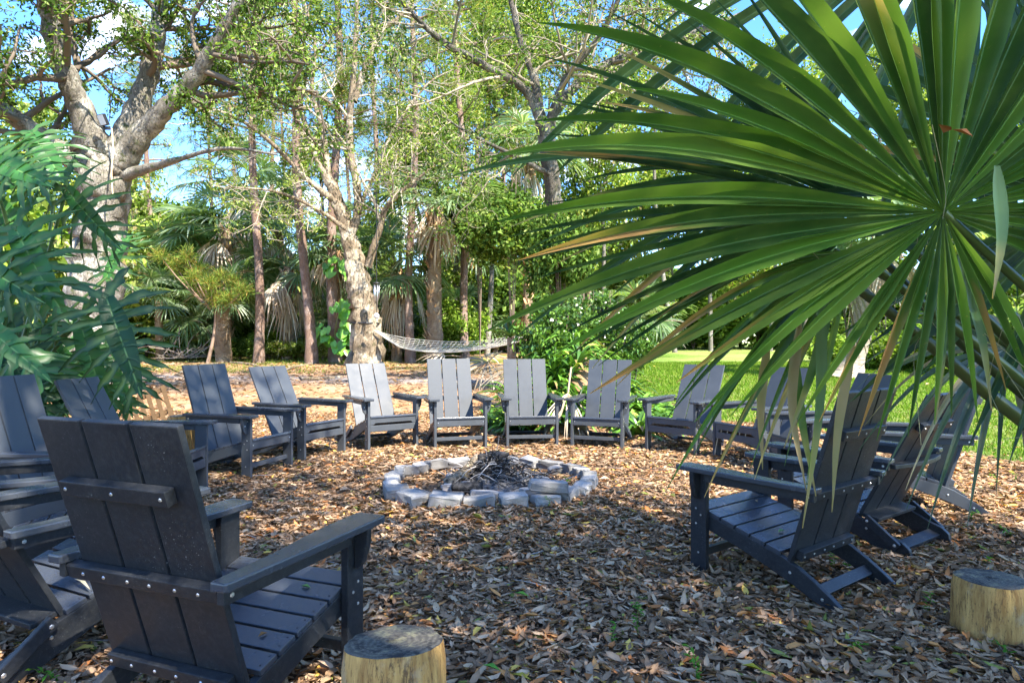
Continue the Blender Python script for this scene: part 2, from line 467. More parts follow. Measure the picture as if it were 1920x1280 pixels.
# ------------------------------------------------------------------ ground sheet
def axis(lo, hi, mid0, mid1, fine, n):
    a = np.arange(mid0, mid1, fine)
    l = mid0 - np.geomspace(fine, mid0 - lo, n)[::-1]
    h = mid1 - fine + np.geomspace(fine, hi - mid1 + fine, n)
    return np.concatenate([l, a, h])
rng = np.random.default_rng(5)
gx = axis(-400, 400, -9, 9, 0.16, 40); gy_ = axis(-60, 500, 0.2, 14, 0.16, 44)
GX, GY = np.meshgrid(gx, gy_)
def wob(x, y):
    return 0.012 * np.sin(x * 1.7 + 1) * np.cos(y * 1.3) + 0.008 * np.sin(x * 4.1 + y * 3.3) + 0.006 * np.sin(x * 7.9 - y * 6.1)
def ground_z(x, y):
    return gz(x, y) + wob(x, y) - 0.012
nb = NB()
ny, nx = GX.shape
idx = np.arange(ny * nx).reshape(ny, nx)
nb.add(np.stack([GX, GY, ground_z(GX, GY)], -1).reshape(-1, 3), np.stack([idx[:-1, :-1], idx[:-1, 1:], idx[1:, 1:], idx[1:, :-1]], -1).reshape(-1, 4))
o = nb.build('ground', M['ground'], None, True); tag(o, 'leaf covered earth with a dirt track behind and lawn to the right', kind='structure')

def in_lawn(x, y):
    return ((x - 0.5) / 4.6) ** 2 + ((y - 5) / 5.6) ** 2 > 1.08
def lawn_mask(x, y):
    return in_lawn(x, y) & (x - 0.11 * y > 1.0)

# ------------------------------------------------------------------ leaf litter
LP = [(.20, .145, .105, 5), (.145, .105, .078, 5), (.26, .20, .155, 4), (.29, .235, .18, 2), (.12, .08, .055, 3.5), (.24, .11, .05, 1.4), (.34, .18, .08, .8), (.36, .27, .08, .5), (.13, .16, .05, .35), (.06, .042, .032, 2.2)]
def litter(n, y0, y1, xr, detail, size, seed, lift=0.02, lawnout=True):
    rng = np.random.default_rng(seed)
    y = np.sqrt(rng.uniform(y0 ** 2, y1 ** 2, n)) if y0 > 0 else rng.uniform(y0, y1, n)
    x = rng.uniform(-1, 1, n) * (xr(y))
    if lawnout:
        k = ~(lawn_mask(x, y) & (rng.random(n) > 0.05)); x, y = x[k], y[k]; n = len(x)
    k = np.hypot(x + 0.13, y - 5.5) > 0.62; k |= rng.random(n) < 0.35; x, y = x[k], y[k]; n = len(x)
    z = ground_z(x, y) + rng.random(n) ** 1.5 * lift + 0.004
    a = rng.uniform(0, 2 * PI, n); tilt = rng.normal(0, 0.15, n)
    D = np.stack([np.cos(a) * np.cos(tilt), np.sin(a) * np.cos(tilt), np.sin(tilt)], 1)
    Nn = norm(np.stack([rng.normal(0, .22, n), rng.normal(0, .22, n), np.ones(n)], 1))
    L = size * rng.uniform(0.4, 1.5, n); Wd = L * rng.uniform(0.26, 0.42, n)
    C = pick(rng, LP, n, 0.2) * np.array([1.66, 1.46, 1.16])
    P = np.stack([x, y, z], 1)
    nb = NB()
    if not detail:
        leaf_cards(nb, P, D, Nn, L, Wd, C, 0.25 * rng.standard_normal((n, 1)), 0.5)
    else:
        S = norm(np.cross(D, Nn)); U = np.cross(S, D)
        curl = (rng.normal(0.06, 0.14, n) * L)[:, None]; fold = (rng.normal(0.12, 0.22, n) * Wd)[:, None]
        L_, W_ = L[:, None], Wd[:, None]
        def q(t, s, w): return P + D * L_ * t + S * W_ * s * 0.5 * w + U * (curl * (t - 0.45) ** 2 * 4 + fold * abs(s))
        V = np.stack([q(0, 0, 0), q(.28, -1, .85), q(.28, 0, 1), q(.28, 1, .85), q(.66, -1, .95), q(.66, 0, 1), q(.66, 1, .9), q(1, 0, 0)], 1)
        V[:, :, 2] = np.maximum(V[:, :, 2], (z - 0.006)[:, None])
        i = (np.arange(n) * 8)[:, None]
        Q = np.concatenate([i + [1, 4, 5, 2], i + [2, 5, 6, 3]]); T = np.concatenate([i + [0, 1, 2], i + [0, 2, 3], i + [4, 7, 5], i + [5, 7, 6]])
        Cv = np.repeat(C[:, None], 8, 1); Cv[:, [2, 5]] *= 1.18; Cv[:, 7] *= 0.75
        nb.add(V.reshape(-1, 3), Q, T, Cv.reshape(-1, 3))
    return nb
nb = litter(82000, 1.0, 5.0, lambda y: y * 0.86 + 0.9, True, 0.060, 1, 0.02)
o = nb.build('leaf_litter', M['dry_leaf']); tag(o, 'brown fallen leaves covering the ground round the fire pit', kind='stuff')
nb = litter(125000, 5.0, 11.0, lambda y: y * 0.84 + 0.3, False, 0.068, 2, 0.022)
o = nb.build('leaf_litter', M['dry_leaf']); tag(o, 'brown fallen leaves behind the ring of chairs', kind='stuff')
nb = litter(26000, 11.0, 24.0, lambda y: y * 0.84, False, 0.13, 3, 0.03)
o = nb.build('leaf_litter', M['dry_leaf']); tag(o, 'scattered leaves and needles on the ground towards the woods', kind='stuff')

nb = litter(60000, 1.0, 6.0, lambda y: y * 0.86 + 0.6, False, 0.026, 4, 0.03)
o = nb.build('leaf_fragments', M['dry_leaf']); tag(o, 'broken leaf crumbs and mulch fragments among the fallen leaves', kind='stuff')
# twigs fallen among the leaves
rng = np.random.default_rng(12)
nb = NB()
for k in range(150):
    y = rng.uniform(1.9, 8.5); x = rng.uniform(-0.8, 0.8) * y
    a = rng.uniform(0, PI); L = rng.uniform(0.08, 0.35)
    p = np.array([x, y, ground_z(x, y) + 0.022]); d = np.array([math.cos(a), math.sin(a), 0])
    pts = spline([p, p + d * L * .5 + rng.normal(0, .02, 3) * (1, 1, .3), p + d * L + rng.normal(0, .02, 3) * (1, 1, .3)], 6)
    tube(nb, pts, np.linspace(.004, .0015, 6), 5, pick(rng, [(.24, .19, .15), (.13, .10, .08), (.34, .30, .26)], 1)[0])
o = nb.build('fallen_twigs', M['wood']); tag(o, 'thin twigs lying among the fallen leaves', kind='stuff')

# lawn blades
rng = np.random.default_rng(21)
def blades(n, x, y, h, w, pal, name, label):
    z = ground_z(x, y) - 0.004
    P = np.stack([x, y, z], 1)
    D = norm(np.stack([rng.normal(0, .35, n), rng.normal(0, .35, n), np.ones(n)], 1))
    a = rng.uniform(0, PI, n); S = np.stack([np.cos(a), np.sin(a), np.zeros(n)], 1)
    L = h * rng.uniform(.5, 1.3, n)[:, None]; w = np.asarray(w).reshape(-1, 1)
    V = np.stack([P - S * w * .5, P + S * w * .5, P + D * L + rng.normal(0, .2, (n, 3)) * L * (1, 1, 0)], 1)
    nb = NB(); nb.add(V.reshape(-1, 3), None, np.arange(n * 3).reshape(-1, 3), np.repeat(pick(rng, pal, n, .18), 3, 0))
    o = nb.build(name, M['grass']); tag(o, label, kind='stuff')
n = 150000
y = np.sqrt(rng.uniform(5.5 ** 2, 24 ** 2, n)); x = rng.uniform(0.05, 0.82, n) * y
k = lawn_mask(x, y); x, y = x[k], y[k]
blades(len(x), x, y, 0.075, 0.008 + 0.0009 * y, [(.10, .20, .018, 3), (.16, .27, .03, 2), (.26, .30, .07, 1.6), (.06, .13, .013, 1)], 'lawn_grass', 'short bright green lawn grass behind the right hand chairs')
n = 22000
y = np.sqrt(rng.uniform(18 ** 2, 30 ** 2, n)); x = rng.uniform(-0.62, -0.05, n) * y
k = np.sin(x * .7 + 1) + np.sin(y * .9 + x * .3) + rng.normal(0, .5, len(x)) > 0.2; x, y = x[k], y[k]
blades(len(x), x, y, 0.10, 0.02, [(.12, .20, .03, 3), (.25, .30, .06, 2), (.30, .26, .12, 1)], 'rough_grass', 'patchy yellow green grass at the foot of the woods')

# ------------------------------------------------------------------ trees
def grow(rng, p, d, L, r, lvl, out, leafpts, up=0.15, kids=5, spread=0.9, wig=0.18, minr=0.006):
    n = 6 if lvl > 0 else 5
    pts = [np.array(p, float)]; dd = norm(d)
    for i in range(n):
        dd = norm(dd + rng.normal(0, wig, 3) + np.array([0, 0, up * 0.3]))
        pts.append(pts[-1] + dd * L / n)
    pts = np.array(pts)
    out.append((pts, np.linspace(r, max(r * 0.35, minr * .5), n + 1), lvl))
    if lvl == 0:
        leafpts.append(pts[1:]); return
    for k in range(kids):
        t = rng.uniform(0.25, 1.0); i = min(int(t * n), n - 1)
        q = pts[i] + (pts[i + 1] - pts[i]) * (t * n - i)
        ax = norm(np.cross(dd, rdir(rng, 1)[0]))
        nd = norm(norm(pts[i + 1] - pts[i]) * (1 - spread * .5) + ax * spread)
        grow(rng, q, nd, L * rng.uniform(.4, .7), max(r * .5, minr), lvl - 1, out, leafpts, up, kids, spread, wig, minr)
    leafpts.append(pts[-2:])

def make_tree(name, label, limbs, bark_m, rng, side_n, side_len, lvl, leaves_per, leaf_l, leaf_w, pal, group=None, cat='tree',
              up=0.1, kids=4, trunk_seg=14, leaf_spread=0.12, leaf_m='leaf', start=0.35, twigcol=(.2, .16, .11), droop=0.2, minr=.006, base_flute=0.12, cap_leaves=60000, side_skip=(0,), bumpy=0.05):
    """limbs: list of (points (n,3), radii). The first is the trunk."""
    root = empty(name, tuple(limbs[0][0][0]), 0, label, cat, group)
    org = np.array(limbs[0][0][0], float)
    nt_ = NB(); polys = []; lp = []
    for i, (P, r) in enumerate(limbs):
        n = max(8, int(len(P) * 7))
        Pr = spline(np.column_stack([np.asarray(P, float) - org, r]), n)
        jit = rng.normal(0, 1, (n, 3)) * Pr[:, 3:4] * 0.07
        Pr[:, :3] += jit
        tube(nt_, Pr[:, :3], Pr[:, 3], trunk_seg if i == 0 else 9, (.3, .3, .3), bumpy, rng, False, base_flute if i == 0 else 0.05)
        if i in side_skip: continue
        for k in range(side_n):
            t = rng.uniform(start, 1.0) ** 0.8; j = min(int(t * (n - 1)), n - 2)
            q = Pr[j, :3]; dd = norm(Pr[j + 1, :3] - Pr[j, :3])
            ax = norm(np.cross(dd, rdir(rng, 1)[0]))
            grow(rng, q, norm(dd * 0.5 + ax * 0.9), side_len * rng.uniform(.5, 1.15), max(Pr[j, 3] * 0.45, .012), lvl, polys, lp, up, kids, .9, .2, minr)
    o = nt_.build('trunk', bark_m, root, True)
    tb = NB()
    for P, r, l in polys:
        tube(tb, P, r, 5 if l > 0 else 3, np.array(twigcol) * rng.uniform(.7, 1.4))
    if tb.n: tb.build('branches', M['wood'], root, False)
    if lp:
        A = np.concatenate(lp)
        n = min(len(A) * leaves_per, cap_leaves)
        B = A[rng.integers(0, len(A), n)] + rng.normal(0, leaf_spread, (n, 3))
        D = norm(rdir(rng, n) + [0, 0, -droop])
        fb = NB()
        leaf_cards(fb, B, D, rdir(rng, n) + [0, 0, .6], leaf_l * rng.uniform(.6, 1.3, n), leaf_w * rng.uniform(.6, 1.3, n), pick(rng, pal, n, .25))
        fb.build('crown', M[leaf_m], root)
    return root

GREEN_D = [(.05, .095, .022, 3), (.08, .15, .03, 3), (.13, .22, .045, 2), (.22, .32, .07, 1.5), (.32, .40, .13, .8)]
GREEN_Y = [(.17, .25, .04, 3), (.27, .36, .07, 3), (.38, .44, .13, 2), (.10, .16, .03, 2), (.30, .24, .11, .8), (.44, .44, .28, 1)]

# big oak on the left
rng = np.random.default_rng(101)
g0 = at(160, 730, 12.4); g0[2] = ground_z(g0[0], g0[1]) - .1
def L_(*a): return np.array([at(*q) for q in a])
limbs = [
    (np.vstack([g0, at(172, 600, 12.4), at(186, 450, 12.3), at(198, 340, 12.2), at(196, 282, 12.2)]), [.62, .48, .43, .43, .48]),
    (L_((185, 300, 12.2), (150, 200, 12.0), (112, 110, 11.6), (85, 0, 11.2), (60, -140, 10.8)), [.30, .21, .17, .13, .08]),
    (L_((215, 300, 12.2), (262, 190, 12.4), (290, 90, 12.6), (305, -20, 12.9), (330, -160, 13)), [.30, .20, .16, .12, .06]),
    (L_((222, 305, 12.1), (300, 215, 11.9), (370, 140, 11.6), (410, 70, 11.3), (470, -40, 11)), [.27, .18, .14, .10, .06]),
    (L_((170, 320, 12.1), (90, 265, 12.0), (20, 215, 11.8), (-90, 150, 11.5)), [.22, .16, .14, .08]),
    (L_((232, 330, 12.1), (330, 300, 11.6), (420, 278, 11.2), (520, 290, 10.9)), [.12, .05, .03, .015]),
]
make_tree('live_oak', 'big live oak with pale mottled trunk forking into thick limbs behind the split leaf plant', limbs, M['oak_bark'], rng,
          12, 2.0, 2, 7, .095, .042, GREEN_D, leaf_spread=.075, cap_leaves=80000, side_skip=(0, 5), twigcol=(.14, .11, .08), kids=4, droop=.4, start=.25)

# oak in the middle with the hammock tied to it
rng = np.random.default_rng(102)
g1 = at(685, 690, 21.5); g1[2] = ground_z(g1[0], g1[1]) - .1
limbs = [
    (np.vstack([g1, at(684, 600, 21.5), at(672, 520, 21.5), at(652, 440, 21.5), at(632, 375, 21.5), at(612, 330, 21.4)]), [.62, .44, .36, .23, .20, .15]),
    (L_((655, 450, 21.5), (672, 380, 21.6), (655, 260, 21.7), (662, 150, 21.8), (668, 60, 21.9), (670, -60, 22)), [.17, .14, .12, .10, .08, .05]),
    (L_((664, 190, 21.8), (690, 110, 22), (715, 60, 22.2), (760, 20, 22.3), (800, -60, 22.4)), [.11, .10, .09, .07, .04]),
    (L_((618, 345, 21.4), (590, 290, 21.2), (560, 200, 21), (520, 130, 20.8), (470, 70, 20.6), (430, -20, 20.4)), [.13, .09, .07, .05, .04, .02]),
    (L_((615, 335, 21.4), (606, 250, 21.4), (585, 170, 21.5), (590, 80, 21.6), (560, -30, 21.8)), [.13, .09, .07, .05, .03]),
    (L_((632, 380, 21.4), (575, 335, 21.2), (500, 260, 20.8), (430, 215, 20.4), (340, 190, 20)), [.12, .08, .06, .045, .02]),
    (L_((650, 430, 21.4), (590, 390, 21), (520, 360, 20.5), (430, 350, 20)), [.09, .055, .04, .02]),
    (L_((690, 500, 21.5), (712, 430, 21.4), (730, 380, 21.2), (790, 330, 21), (840, 290, 20.8)), [.13, .10, .08, .05, .02]),
    (L_((668, 400, 21.6), (700, 330, 21.7), (740, 240, 21.8), (800, 160, 22), (850, 130, 22)), [.08, .07, .05, .04, .02]),
]
make_tree('gnarled_oak', 'gnarled oak with twisted pale trunk and sparse small leaves, hammock tied to it', limbs, M['pale_bark'], rng,
          9, 2.3, 2, 3, .095, .045, GREEN_Y, leaf_spread=.09, cap_leaves=15000, twigcol=(.34, .29, .22), kids=4, base_flute=.22, start=.2, minr=.008, bumpy=.09)

# oak right of the middle, behind the bed of strap leaved plants
rng = np.random.default_rng(103)
g2 = at(1046, 720, 14.2); g2[2] = ground_z(g2[0], g2[1]) - .1
limbs = [
    (np.vstack([g2, at(1046, 560, 14.2), at(1042, 430, 14.2), at(1034, 330, 14.1), at(1018, 230, 14)]), [.28, .21, .19, .17, .15]),
    (L_((1018, 240, 14), (985, 170, 13.9), (900, 118, 13.6), (835, 82, 13.3), (775, 28, 13), (700, -60, 12.6)), [.12, .09, .08, .07, .05, .03]),
    (L_((1016, 240, 14), (1000, 140, 14.1), (972, 60, 14.3), (950, -40, 14.5)), [.12, .09, .07, .05]),
    (L_((1024, 250, 14), (1060, 150, 13.8), (1130, 60, 13.5), (1180, -50, 13.2)), [.10, .08, .06, .04]),
    (L_((1030, 300, 14), (1040, 210, 14.3), (1120, 130, 14.8), (1250, 80, 15.2), (1390, 30, 15.5)), [.13, .11, .10, .10, .09]),
    (L_((1036, 330, 14), (960, 290, 13.8), (880, 250, 13.6), (800, 200, 13.3)), [.06, .045, .03, .015]),
]
make_tree('slender_oak', 'slender grey oak rising behind the strap leaved bed, long limb arching left', limbs, M['grey_bark'], rng,
          10, 2.2, 2, 4, .095, .042, GREEN_D + [(.28, .32, .10, 1.2)], leaf_spread=.08, cap_leaves=34000, twigcol=(.26, .22, .16), kids=4, droop=.4, start=.2)

# pines
def pine_crown(rng, n_branch, z0, z1, rad, needles=70):
    """needle tufts on drooping boughs"""
    tw = NB(); nd = NB()
    for k in range(n_branch):
        z = rng.uniform(z0, z1); a = rng.uniform(0, 2 * PI); L = rad * (1 - .5 * (z - z0) / (z1 - z0)) * rng.uniform(.5, 1.1)
        d = np.array([math.cos(a), math.sin(a), .15])
        pts = spline([(0, 0, z), d * L * .5 + [0, 0, z + .1], d * L + [0, 0, z + rng.uniform(-.2, .5)]], 6)
        tube(tw, pts, np.linspace(.05, .012, 6), 4, (.22, .15, .11))
        for q in range(7):
            c = pts[rng.integers(2, 6)] + rng.normal(0, .28, 3)
            m_ = needles
            D = norm(rdir(rng, m_) + d * .5 + [0, 0, -.1])
            leaf_cards(nd, np.tile(c, (m_, 1)) + rng.normal(0, .06, (m_, 3)), D, rdir(rng, m_), rng.uniform(.2, .36, m_), np.full(m_, .022), pick(rng, [(.16, .24, .05, 3), (.25, .31, .08, 2), (.10, .16, .03, 2), (.38, .30, .10, .7)], m_, .2), 0)
    return tw, nd
rng = np.random.default_rng(77)
pc = []
for v in range(3):
    tw, nd = pine_crown(rng, 26, -5.5, 1.5, 2.6, 36)
    pc.append((tw.mesh('boughs', M['wood']), nd.mesh('needles', M['leaf'])))
PINES = [  # base px, py, top px at y=0, distance, radius, height, words
    (483, 672, 476, 23.6, .17, 16, 'straight pine trunk left of the leaning pine, between palm clumps'),
    (580, 674, 548, 23, .18, 17, 'pine trunk leaning slightly left, in front of the palm with a dead skirt'),
    (624, 671, 632, 23.8, .21, 15, 'pine trunk wrapped in climbing vine leaves, just left of the gnarled oak'),
    (770, 668, 776, 24, .16, 16, 'lone straight pine trunk between the wind chime and the booted palm'),
    (876, 662, 858, 26, .17, 17, 'pine trunk with a slight bend, right of the booted palm'),
    (890, 658, 904, 34, .16, 18, 'thin pine trunk close behind the bent one'),
    (908, 656, 914, 39, .24, 19, 'thick greyish pine trunk in the shade behind the thin one'),
    (941, 654, 948, 36, .19, 17, 'reddish pine trunk above the hammock end'),
    (955, 654, 962, 41, .20, 18, 'rear pine trunk half hidden by the reddish one'),
    (706, 664, 700, 32, .16, 21, 'very tall thin pine rising straight behind the gnarled oak'),
    (845, 660, 838, 45, .16, 19, 'distant pine trunk behind the booted palm'),
    (730, 660, 745, 44, .17, 20, 'distant pine trunk between the oak and the lone pine'),
    (300, 662, 262, 34, .17, 17, 'pine at the left edge of the woods behind the big oak'),
    (1100, 655, 1110, 42, .2, 19, 'pine rising behind the palm leaf tips'),
    (1240, 655, 1250, 48, .2, 19, 'pine at the far side of the lawn behind the fan leaf'),
    (530, 660, 528, 36, .13, 17, 'thin grey pine between the first two pine trunks'),
    (655, 660, 648, 38, .14, 18, 'thin pine just left of the gnarled oak fork'),
    (745, 660, 752, 37, .13, 18, 'thin dark pine left of the lone pine'),
    (818, 660, 815, 38, .14, 19, 'thin pine touching the left side of the booted palm'),
    (925, 656, 930, 40, .15, 19, 'thin pine between the thick grey one and the reddish one'),
    (985, 655, 990, 44, .15, 19, 'thin pine right of the hammock end'),
    (440, 662, 430, 36, .14, 17, 'thin pine behind the golden young pine'),
    (390, 662, 398, 40, .14, 18, 'thin pale pine rising behind the bushy green tree'),
    (1020, 655, 1030, 46, .16, 19, 'pale pine behind the slender oak'),
    (520, 660, 505, 42, .18, 20, 'pale distant pine behind the leaning one'),
]
for i, (bx, by, tx, d, r, h, lab) in enumerate(PINES):
    b = at(bx, by, d); b[2] = ground_z(b[0], b[1]) - .1
    lean = (tx - bx) / F_PX * d / ((641 / F_PX * d))
    root = empty('pine_tree', tuple(b), 0, lab, 'pine tree', 'pines at the edge of the woods')
    nb = NB()
    n = 16; z = np.linspace(0, h, n)
    P = np.stack([lean * z + .10 * np.sin(z * .55 + i), .08 * np.cos(z * .5 + i), z], 1)
    rr = r * (1 - .55 * z / h); rr[0] *= 1.35; rr[1] *= 1.05
    tube(nb, spline(P, 40), np.interp(np.linspace(0, 1, 40), np.linspace(0, 1, n), rr), 10, (.3, .2, .15), .06, rng)
    nb.build('trunk', M['pine_bark'], root, True)
    tw, nd = pc[i % 3]
    for nm, me in (('boughs', tw), ('needles', nd)):
        o = link(nm, me, root); o['kind'] = 'stuff'; o.location = tuple(P[-1] - [0, 0, 1.2]); o.rotation_euler = (0, 0, i * 1.3); o.scale = (1.1, 1.1, 1.15)

# fan leaf used by the palms
def fan(nb, rng, hub, axis_, normal, Rr, nseg=34, spread=R(300), wmax=.05, droop=.3, pal=None, split=.42, nr=6, dead=0.0, browntip=0.0, cup=0.12, jitter=.03, tipvar=.12, fold=.35, bendlate=1.0, lenf=None):
    """costapalmate leaf: folded segments round the hub; axis_ is the direction of the middle segment"""
    axis_ = norm(axis_); normal = norm(np.asarray(normal, float) - axis_ * np.dot(normal, axis_)); side = np.cross(normal, axis_)
    hub = np.asarray(hub, float)
    th = (np.arange(nseg) + .5) / nseg * spread - spread / 2
    dth = spread / nseg
    for k, a in enumerate(th):
        a2 = a + rng.normal(0, jitter)
        d = axis_ * math.cos(a2) + side * math.sin(a2)
        s = np.cross(normal, d)
        L = Rr * (1 - .22 * (abs(a) / (spread / 2)) ** 2) * (1 + rng.normal(0, tipvar))
        if lenf: L *= lenf(d)
        t = np.linspace(0.0, 1, nr + 1)
        w = np.where(t < split, t * L * dth * 1.02, 0)
        wm = split * L * dth * 1.02
        w = np.where(t >= split, wm * (1 - ((t - split) / (1 - split)) ** 1.5) ** 0.9, w)
        w = np.minimum(np.maximum(w, .0015), wmax)
        dr = droop * L * (np.clip(t - .25 * bendlate, 0, 1) ** 2) * (1 + rng.normal(0, .25))
        base = hub + d * (t * L)[:, None] + normal * (cup * L * t * (1 - t))[:, None] + np.array([0, 0, -1.0]) * dr[:, None]
        f = fold * w
        if nr >= 12: offs = [(-.5, .5, 1.0), (-.27, .04, .80), (-.05, -.42, .95), (0, -.5, 1.55), (.05, -.42, .95), (.27, .04, .86), (.5, .5, 1.0)]
        else: offs = [(-.5, .5, 1.0), (0, -.5, 1.25), (.5, .5, 1.0)]
        m_ = len(offs)
        V = np.stack([base + s * (w * a_)[:, None] + normal * (f * b_)[:, None] for a_, b_, _ in offs], 1).reshape(-1, 3)
        i = np.arange(nr)[:, None] * m_
        Q = np.concatenate([i + [j, j + 1, j + m_ + 1, j + m_] for j in range(m_ - 1)])
        c = pick(rng, pal, 1, .12)[0]
        C = np.tile(c, (nr + 1, m_, 1)).reshape(nr + 1, m_, 3) * np.array([q_[2] for q_ in offs])[None, :, None]
        C[0] *= (1.5, 1.4, 1.0)
        if rng.random() < dead: C[:] = pick(rng, [(.30, .23, .15), (.22, .15, .09), (.36, .30, .22)], 1, .15)[0]
        elif rng.random() < browntip:
            bc = pick(rng, [(.50, .28, .10), (.40, .21, .08), (.46, .33, .13)], 1, .15)[0]
            k0 = rng.uniform(.45, .85); sd = rng.integers(0, 3)
            fz = np.clip((t[:, None] - k0 + rng.normal(0, .05, (nr + 1, m_)) + np.where(np.abs(np.arange(m_) - sd * (m_ - 1) / 2) < m_ / 3, .14, -.05)[None]) * 7, 0, 1)
            mid_ = np.array((.24, .24, .05))
            C = C * (1 - fz[..., None]) + (mid_ * (1 - fz[..., None]) + bc * fz[..., None]) * fz[..., None]
        nb.add(V, Q, None, C.reshape(-1, 3))

PALM_P = [(.08, .15, .06, 3), (.12, .20, .08, 2), (.19, .27, .15, 2), (.27, .33, .22, 1.2)]
def sabal(rng, nf, r, dead_skirt=10, up=1.0):
    dead_skirt *= 2
    """crown of fan leaves on petioles, living above and a skirt of dead ones beneath"""
    nb = NB(); db = NB(); pb = NB()
    for k in range(nf + dead_skirt):
        dead = k >= nf
        a = rng.uniform(0, 2 * PI); e = rng.uniform(-.25, 1.25) * up if not dead else rng.uniform(-1.25, -.35)
        d = np.array([math.cos(a) * math.cos(e), math.sin(a) * math.cos(e), math.sin(e)])
        pl = r * rng.uniform(.5, .75) * (1 if not dead else .55)
        hub = d * pl + [0, 0, -.06 * pl if not dead else -.15]
        tube(pb, spline([(0, 0, 0), d * pl * .5 + [0, 0, .05], hub], 5), .015, 4, (.12, .16, .06) if not dead else (.30, .22, .14))
        ax = norm(d + [0, 0, -.45 if not dead else -1.2])
        nn = norm(np.cross(np.cross(d, [0, 0, 1]), ax) + rng.normal(0, .25, 3))
        fan(nb if not dead else db, rng, hub, ax, nn, r * rng.uniform(.42, .56) * (1 if not dead else rng.uniform(.7, 1.1)), 22 if not dead else 10, R(250) if not dead else R(rng.uniform(50, 130)), .07, .45 if not dead else .8,
            PALM_P if not dead else [(.50, .41, .32), (.36, .27, .19), (.56, .50, .41)], .45, 4, 0 if dead else .04, cup=.1, tipvar=.08)
    return nb.mesh('fronds', M['palm_leaf']), db.mesh('dead_skirt', M['dry_leaf']) if db.n else None, pb.mesh('leaf_stalks', M['wood'])
rng = np.random.default_rng(88)
SAB = [sabal(rng, 26, 2.0, 6), sabal(rng, 26, 2.0, 5), sabal(rng, 22, 2.0, 0), sabal(rng, 24, 2.0, 8)]
def boots(rng, h, r):
    nb = NB()
    for k in range(int(h * 26)):
        z = rng.uniform(.1, h); a = rng.uniform(0, 2 * PI)
        d = np.array([math.cos(a), math.sin(a), 0]); s = np.array([-d[1], d[0], 0])
        p = d * r * .9 + [0, 0, z]; q = p + d * rng.uniform(.08, .22) + [0, 0, rng.uniform(.14, .34)] + s * rng.normal(0, .05)
        w = rng.uniform(.035, .06)
        V = [p - s * w, p + s * w, q + s * w * .5, q - s * w * .5, p - s * w * .8 - d * .03, p + s * w * .8 - d * .03]
        nb.add(V, [(0, 1, 2, 3)], [(4, 3, 2), (4, 2, 5)], pick(rng, [(.46, .27, .13), (.28, .16, .08), (.54, .36, .2)], 1)[0])
    return nb
SAB_AT = [
    (500, 590, 29, 2, 1.0, .15, 'low dark palmetto between the first two pines', False),
    (660, 610, 28, 2, .9, .15, 'low palmetto hidden behind the gnarled oak foot', False),
    (780, 600, 29, 2, .95, .15, 'low palmetto left of the booted palm', False),
    (275, 500, 30, 1, 1.1, .2, 'cabbage palm behind the big oak trunk', False),
    (365, 600, 27, 2, .9, .15, 'low palmetto between the shrubs on the left', False),
    (930, 610, 33, 2, 1.0, .15, 'palmetto behind the reddish pine', False),
    (520, 420, 33, 1, 1.1, .2, 'tall palm crown behind the leaning pine', False),
    (680, 430, 33, 1, 1.0, .2, 'tall palm crown behind the gnarled oak fork', False),
    (880, 470, 34, 0, 1.0, .2, 'skirted palm behind the bent pine', False),  # px, py of crown centre, distance, variant, scale, trunk radius, words
    (425, 430, 27, 1, 1.0, .2, 'cabbage palm with dark fans high behind the golden young pine', False),
    (540, 500, 26, 0, .95, .2, 'silvery cabbage palm with a pale dead skirt beside the leaning pine'),
    (628, 470, 25, 0, .9, .2, 'cabbage palm with drooping brown skirt behind the vine clad pine'),
    (745, 510, 25, 0, .85, .2, 'dark blue green cabbage palm right of the gnarled oak'),
    (812, 385, 24, 1, .95, .27, 'tall cabbage palm with booted orange brown trunk in the middle of the woods'),
    (455, 360, 31, 1, 1.1, .2, 'tall cabbage palm behind the first two, top left of the pines'),
    (300, 560, 25, 2, .7, .15, 'low saw palmetto under the trees at left'),
    (420, 560, 24, 2, .62, .28, 'stubby palm with criss cross boots under the golden young pine'),
    (690, 560, 29, 2, .8, .15, 'palm fronds showing between the oak trunk and the wind chime'),
    (990, 290, 27, 0, .9, .2, 'cabbage palm crown behind the slender oak'),
    (1190, 600, 30, 2, 1.0, .15, 'pale palmetto at the far edge of the lawn behind the fan leaf tips'),
    (590, 610, 28, 2, .7, .15, 'low palmetto behind the leaning pine foot'),
    (350, 640, 26, 2, .5, .12, 'small palmetto at the edge of the clearing on the left'),
    (860, 590, 31, 2, .8, .15, 'palmetto clump behind the bent pine'),
]
for i, t in enumerate(SAB_AT):
    px, py, d, v, s, tr, lab = t[:7]
    c = at(px, py, d); zb = ground_z(c[0], c[1]); h = c[2] - zb
    root = empty('cabbage_palm', (c[0], c[1], zb), 0, lab, 'palm')
    me = SAB[3 if v == 0 and i % 2 else v]
    for nm, mm in zip(('fronds', 'dead_skirt', 'leaf_stalks'), me):
        if mm is None: continue
        o = link(nm, mm, root); o.location = (0, 0, h); o.scale = (s * 1.2 * (1 + .15 * math.sin(i * 5)), s * 1.2, s * 1.2 * (1 + .2 * math.sin(i * 3.3))); o.rotation_euler = (0, 0, i * 2.1)
    if h > .8:
        nb = NB(); n = 12
        tube(nb, np.stack([.05 * np.sin(np.linspace(0, 3, n) + i), np.zeros(n), np.linspace(-.1, h, n)], 1), tr * np.linspace(1.1, .9, n), 10, (.3, .2, .1), .06, rng)
        nb.build('trunk', M['palm_bark'], root, True)
        if tr > .18 and v != 2: tag(boots(rng, h, tr).build('leaf_boots', M['wood'], root), kind='stuff')

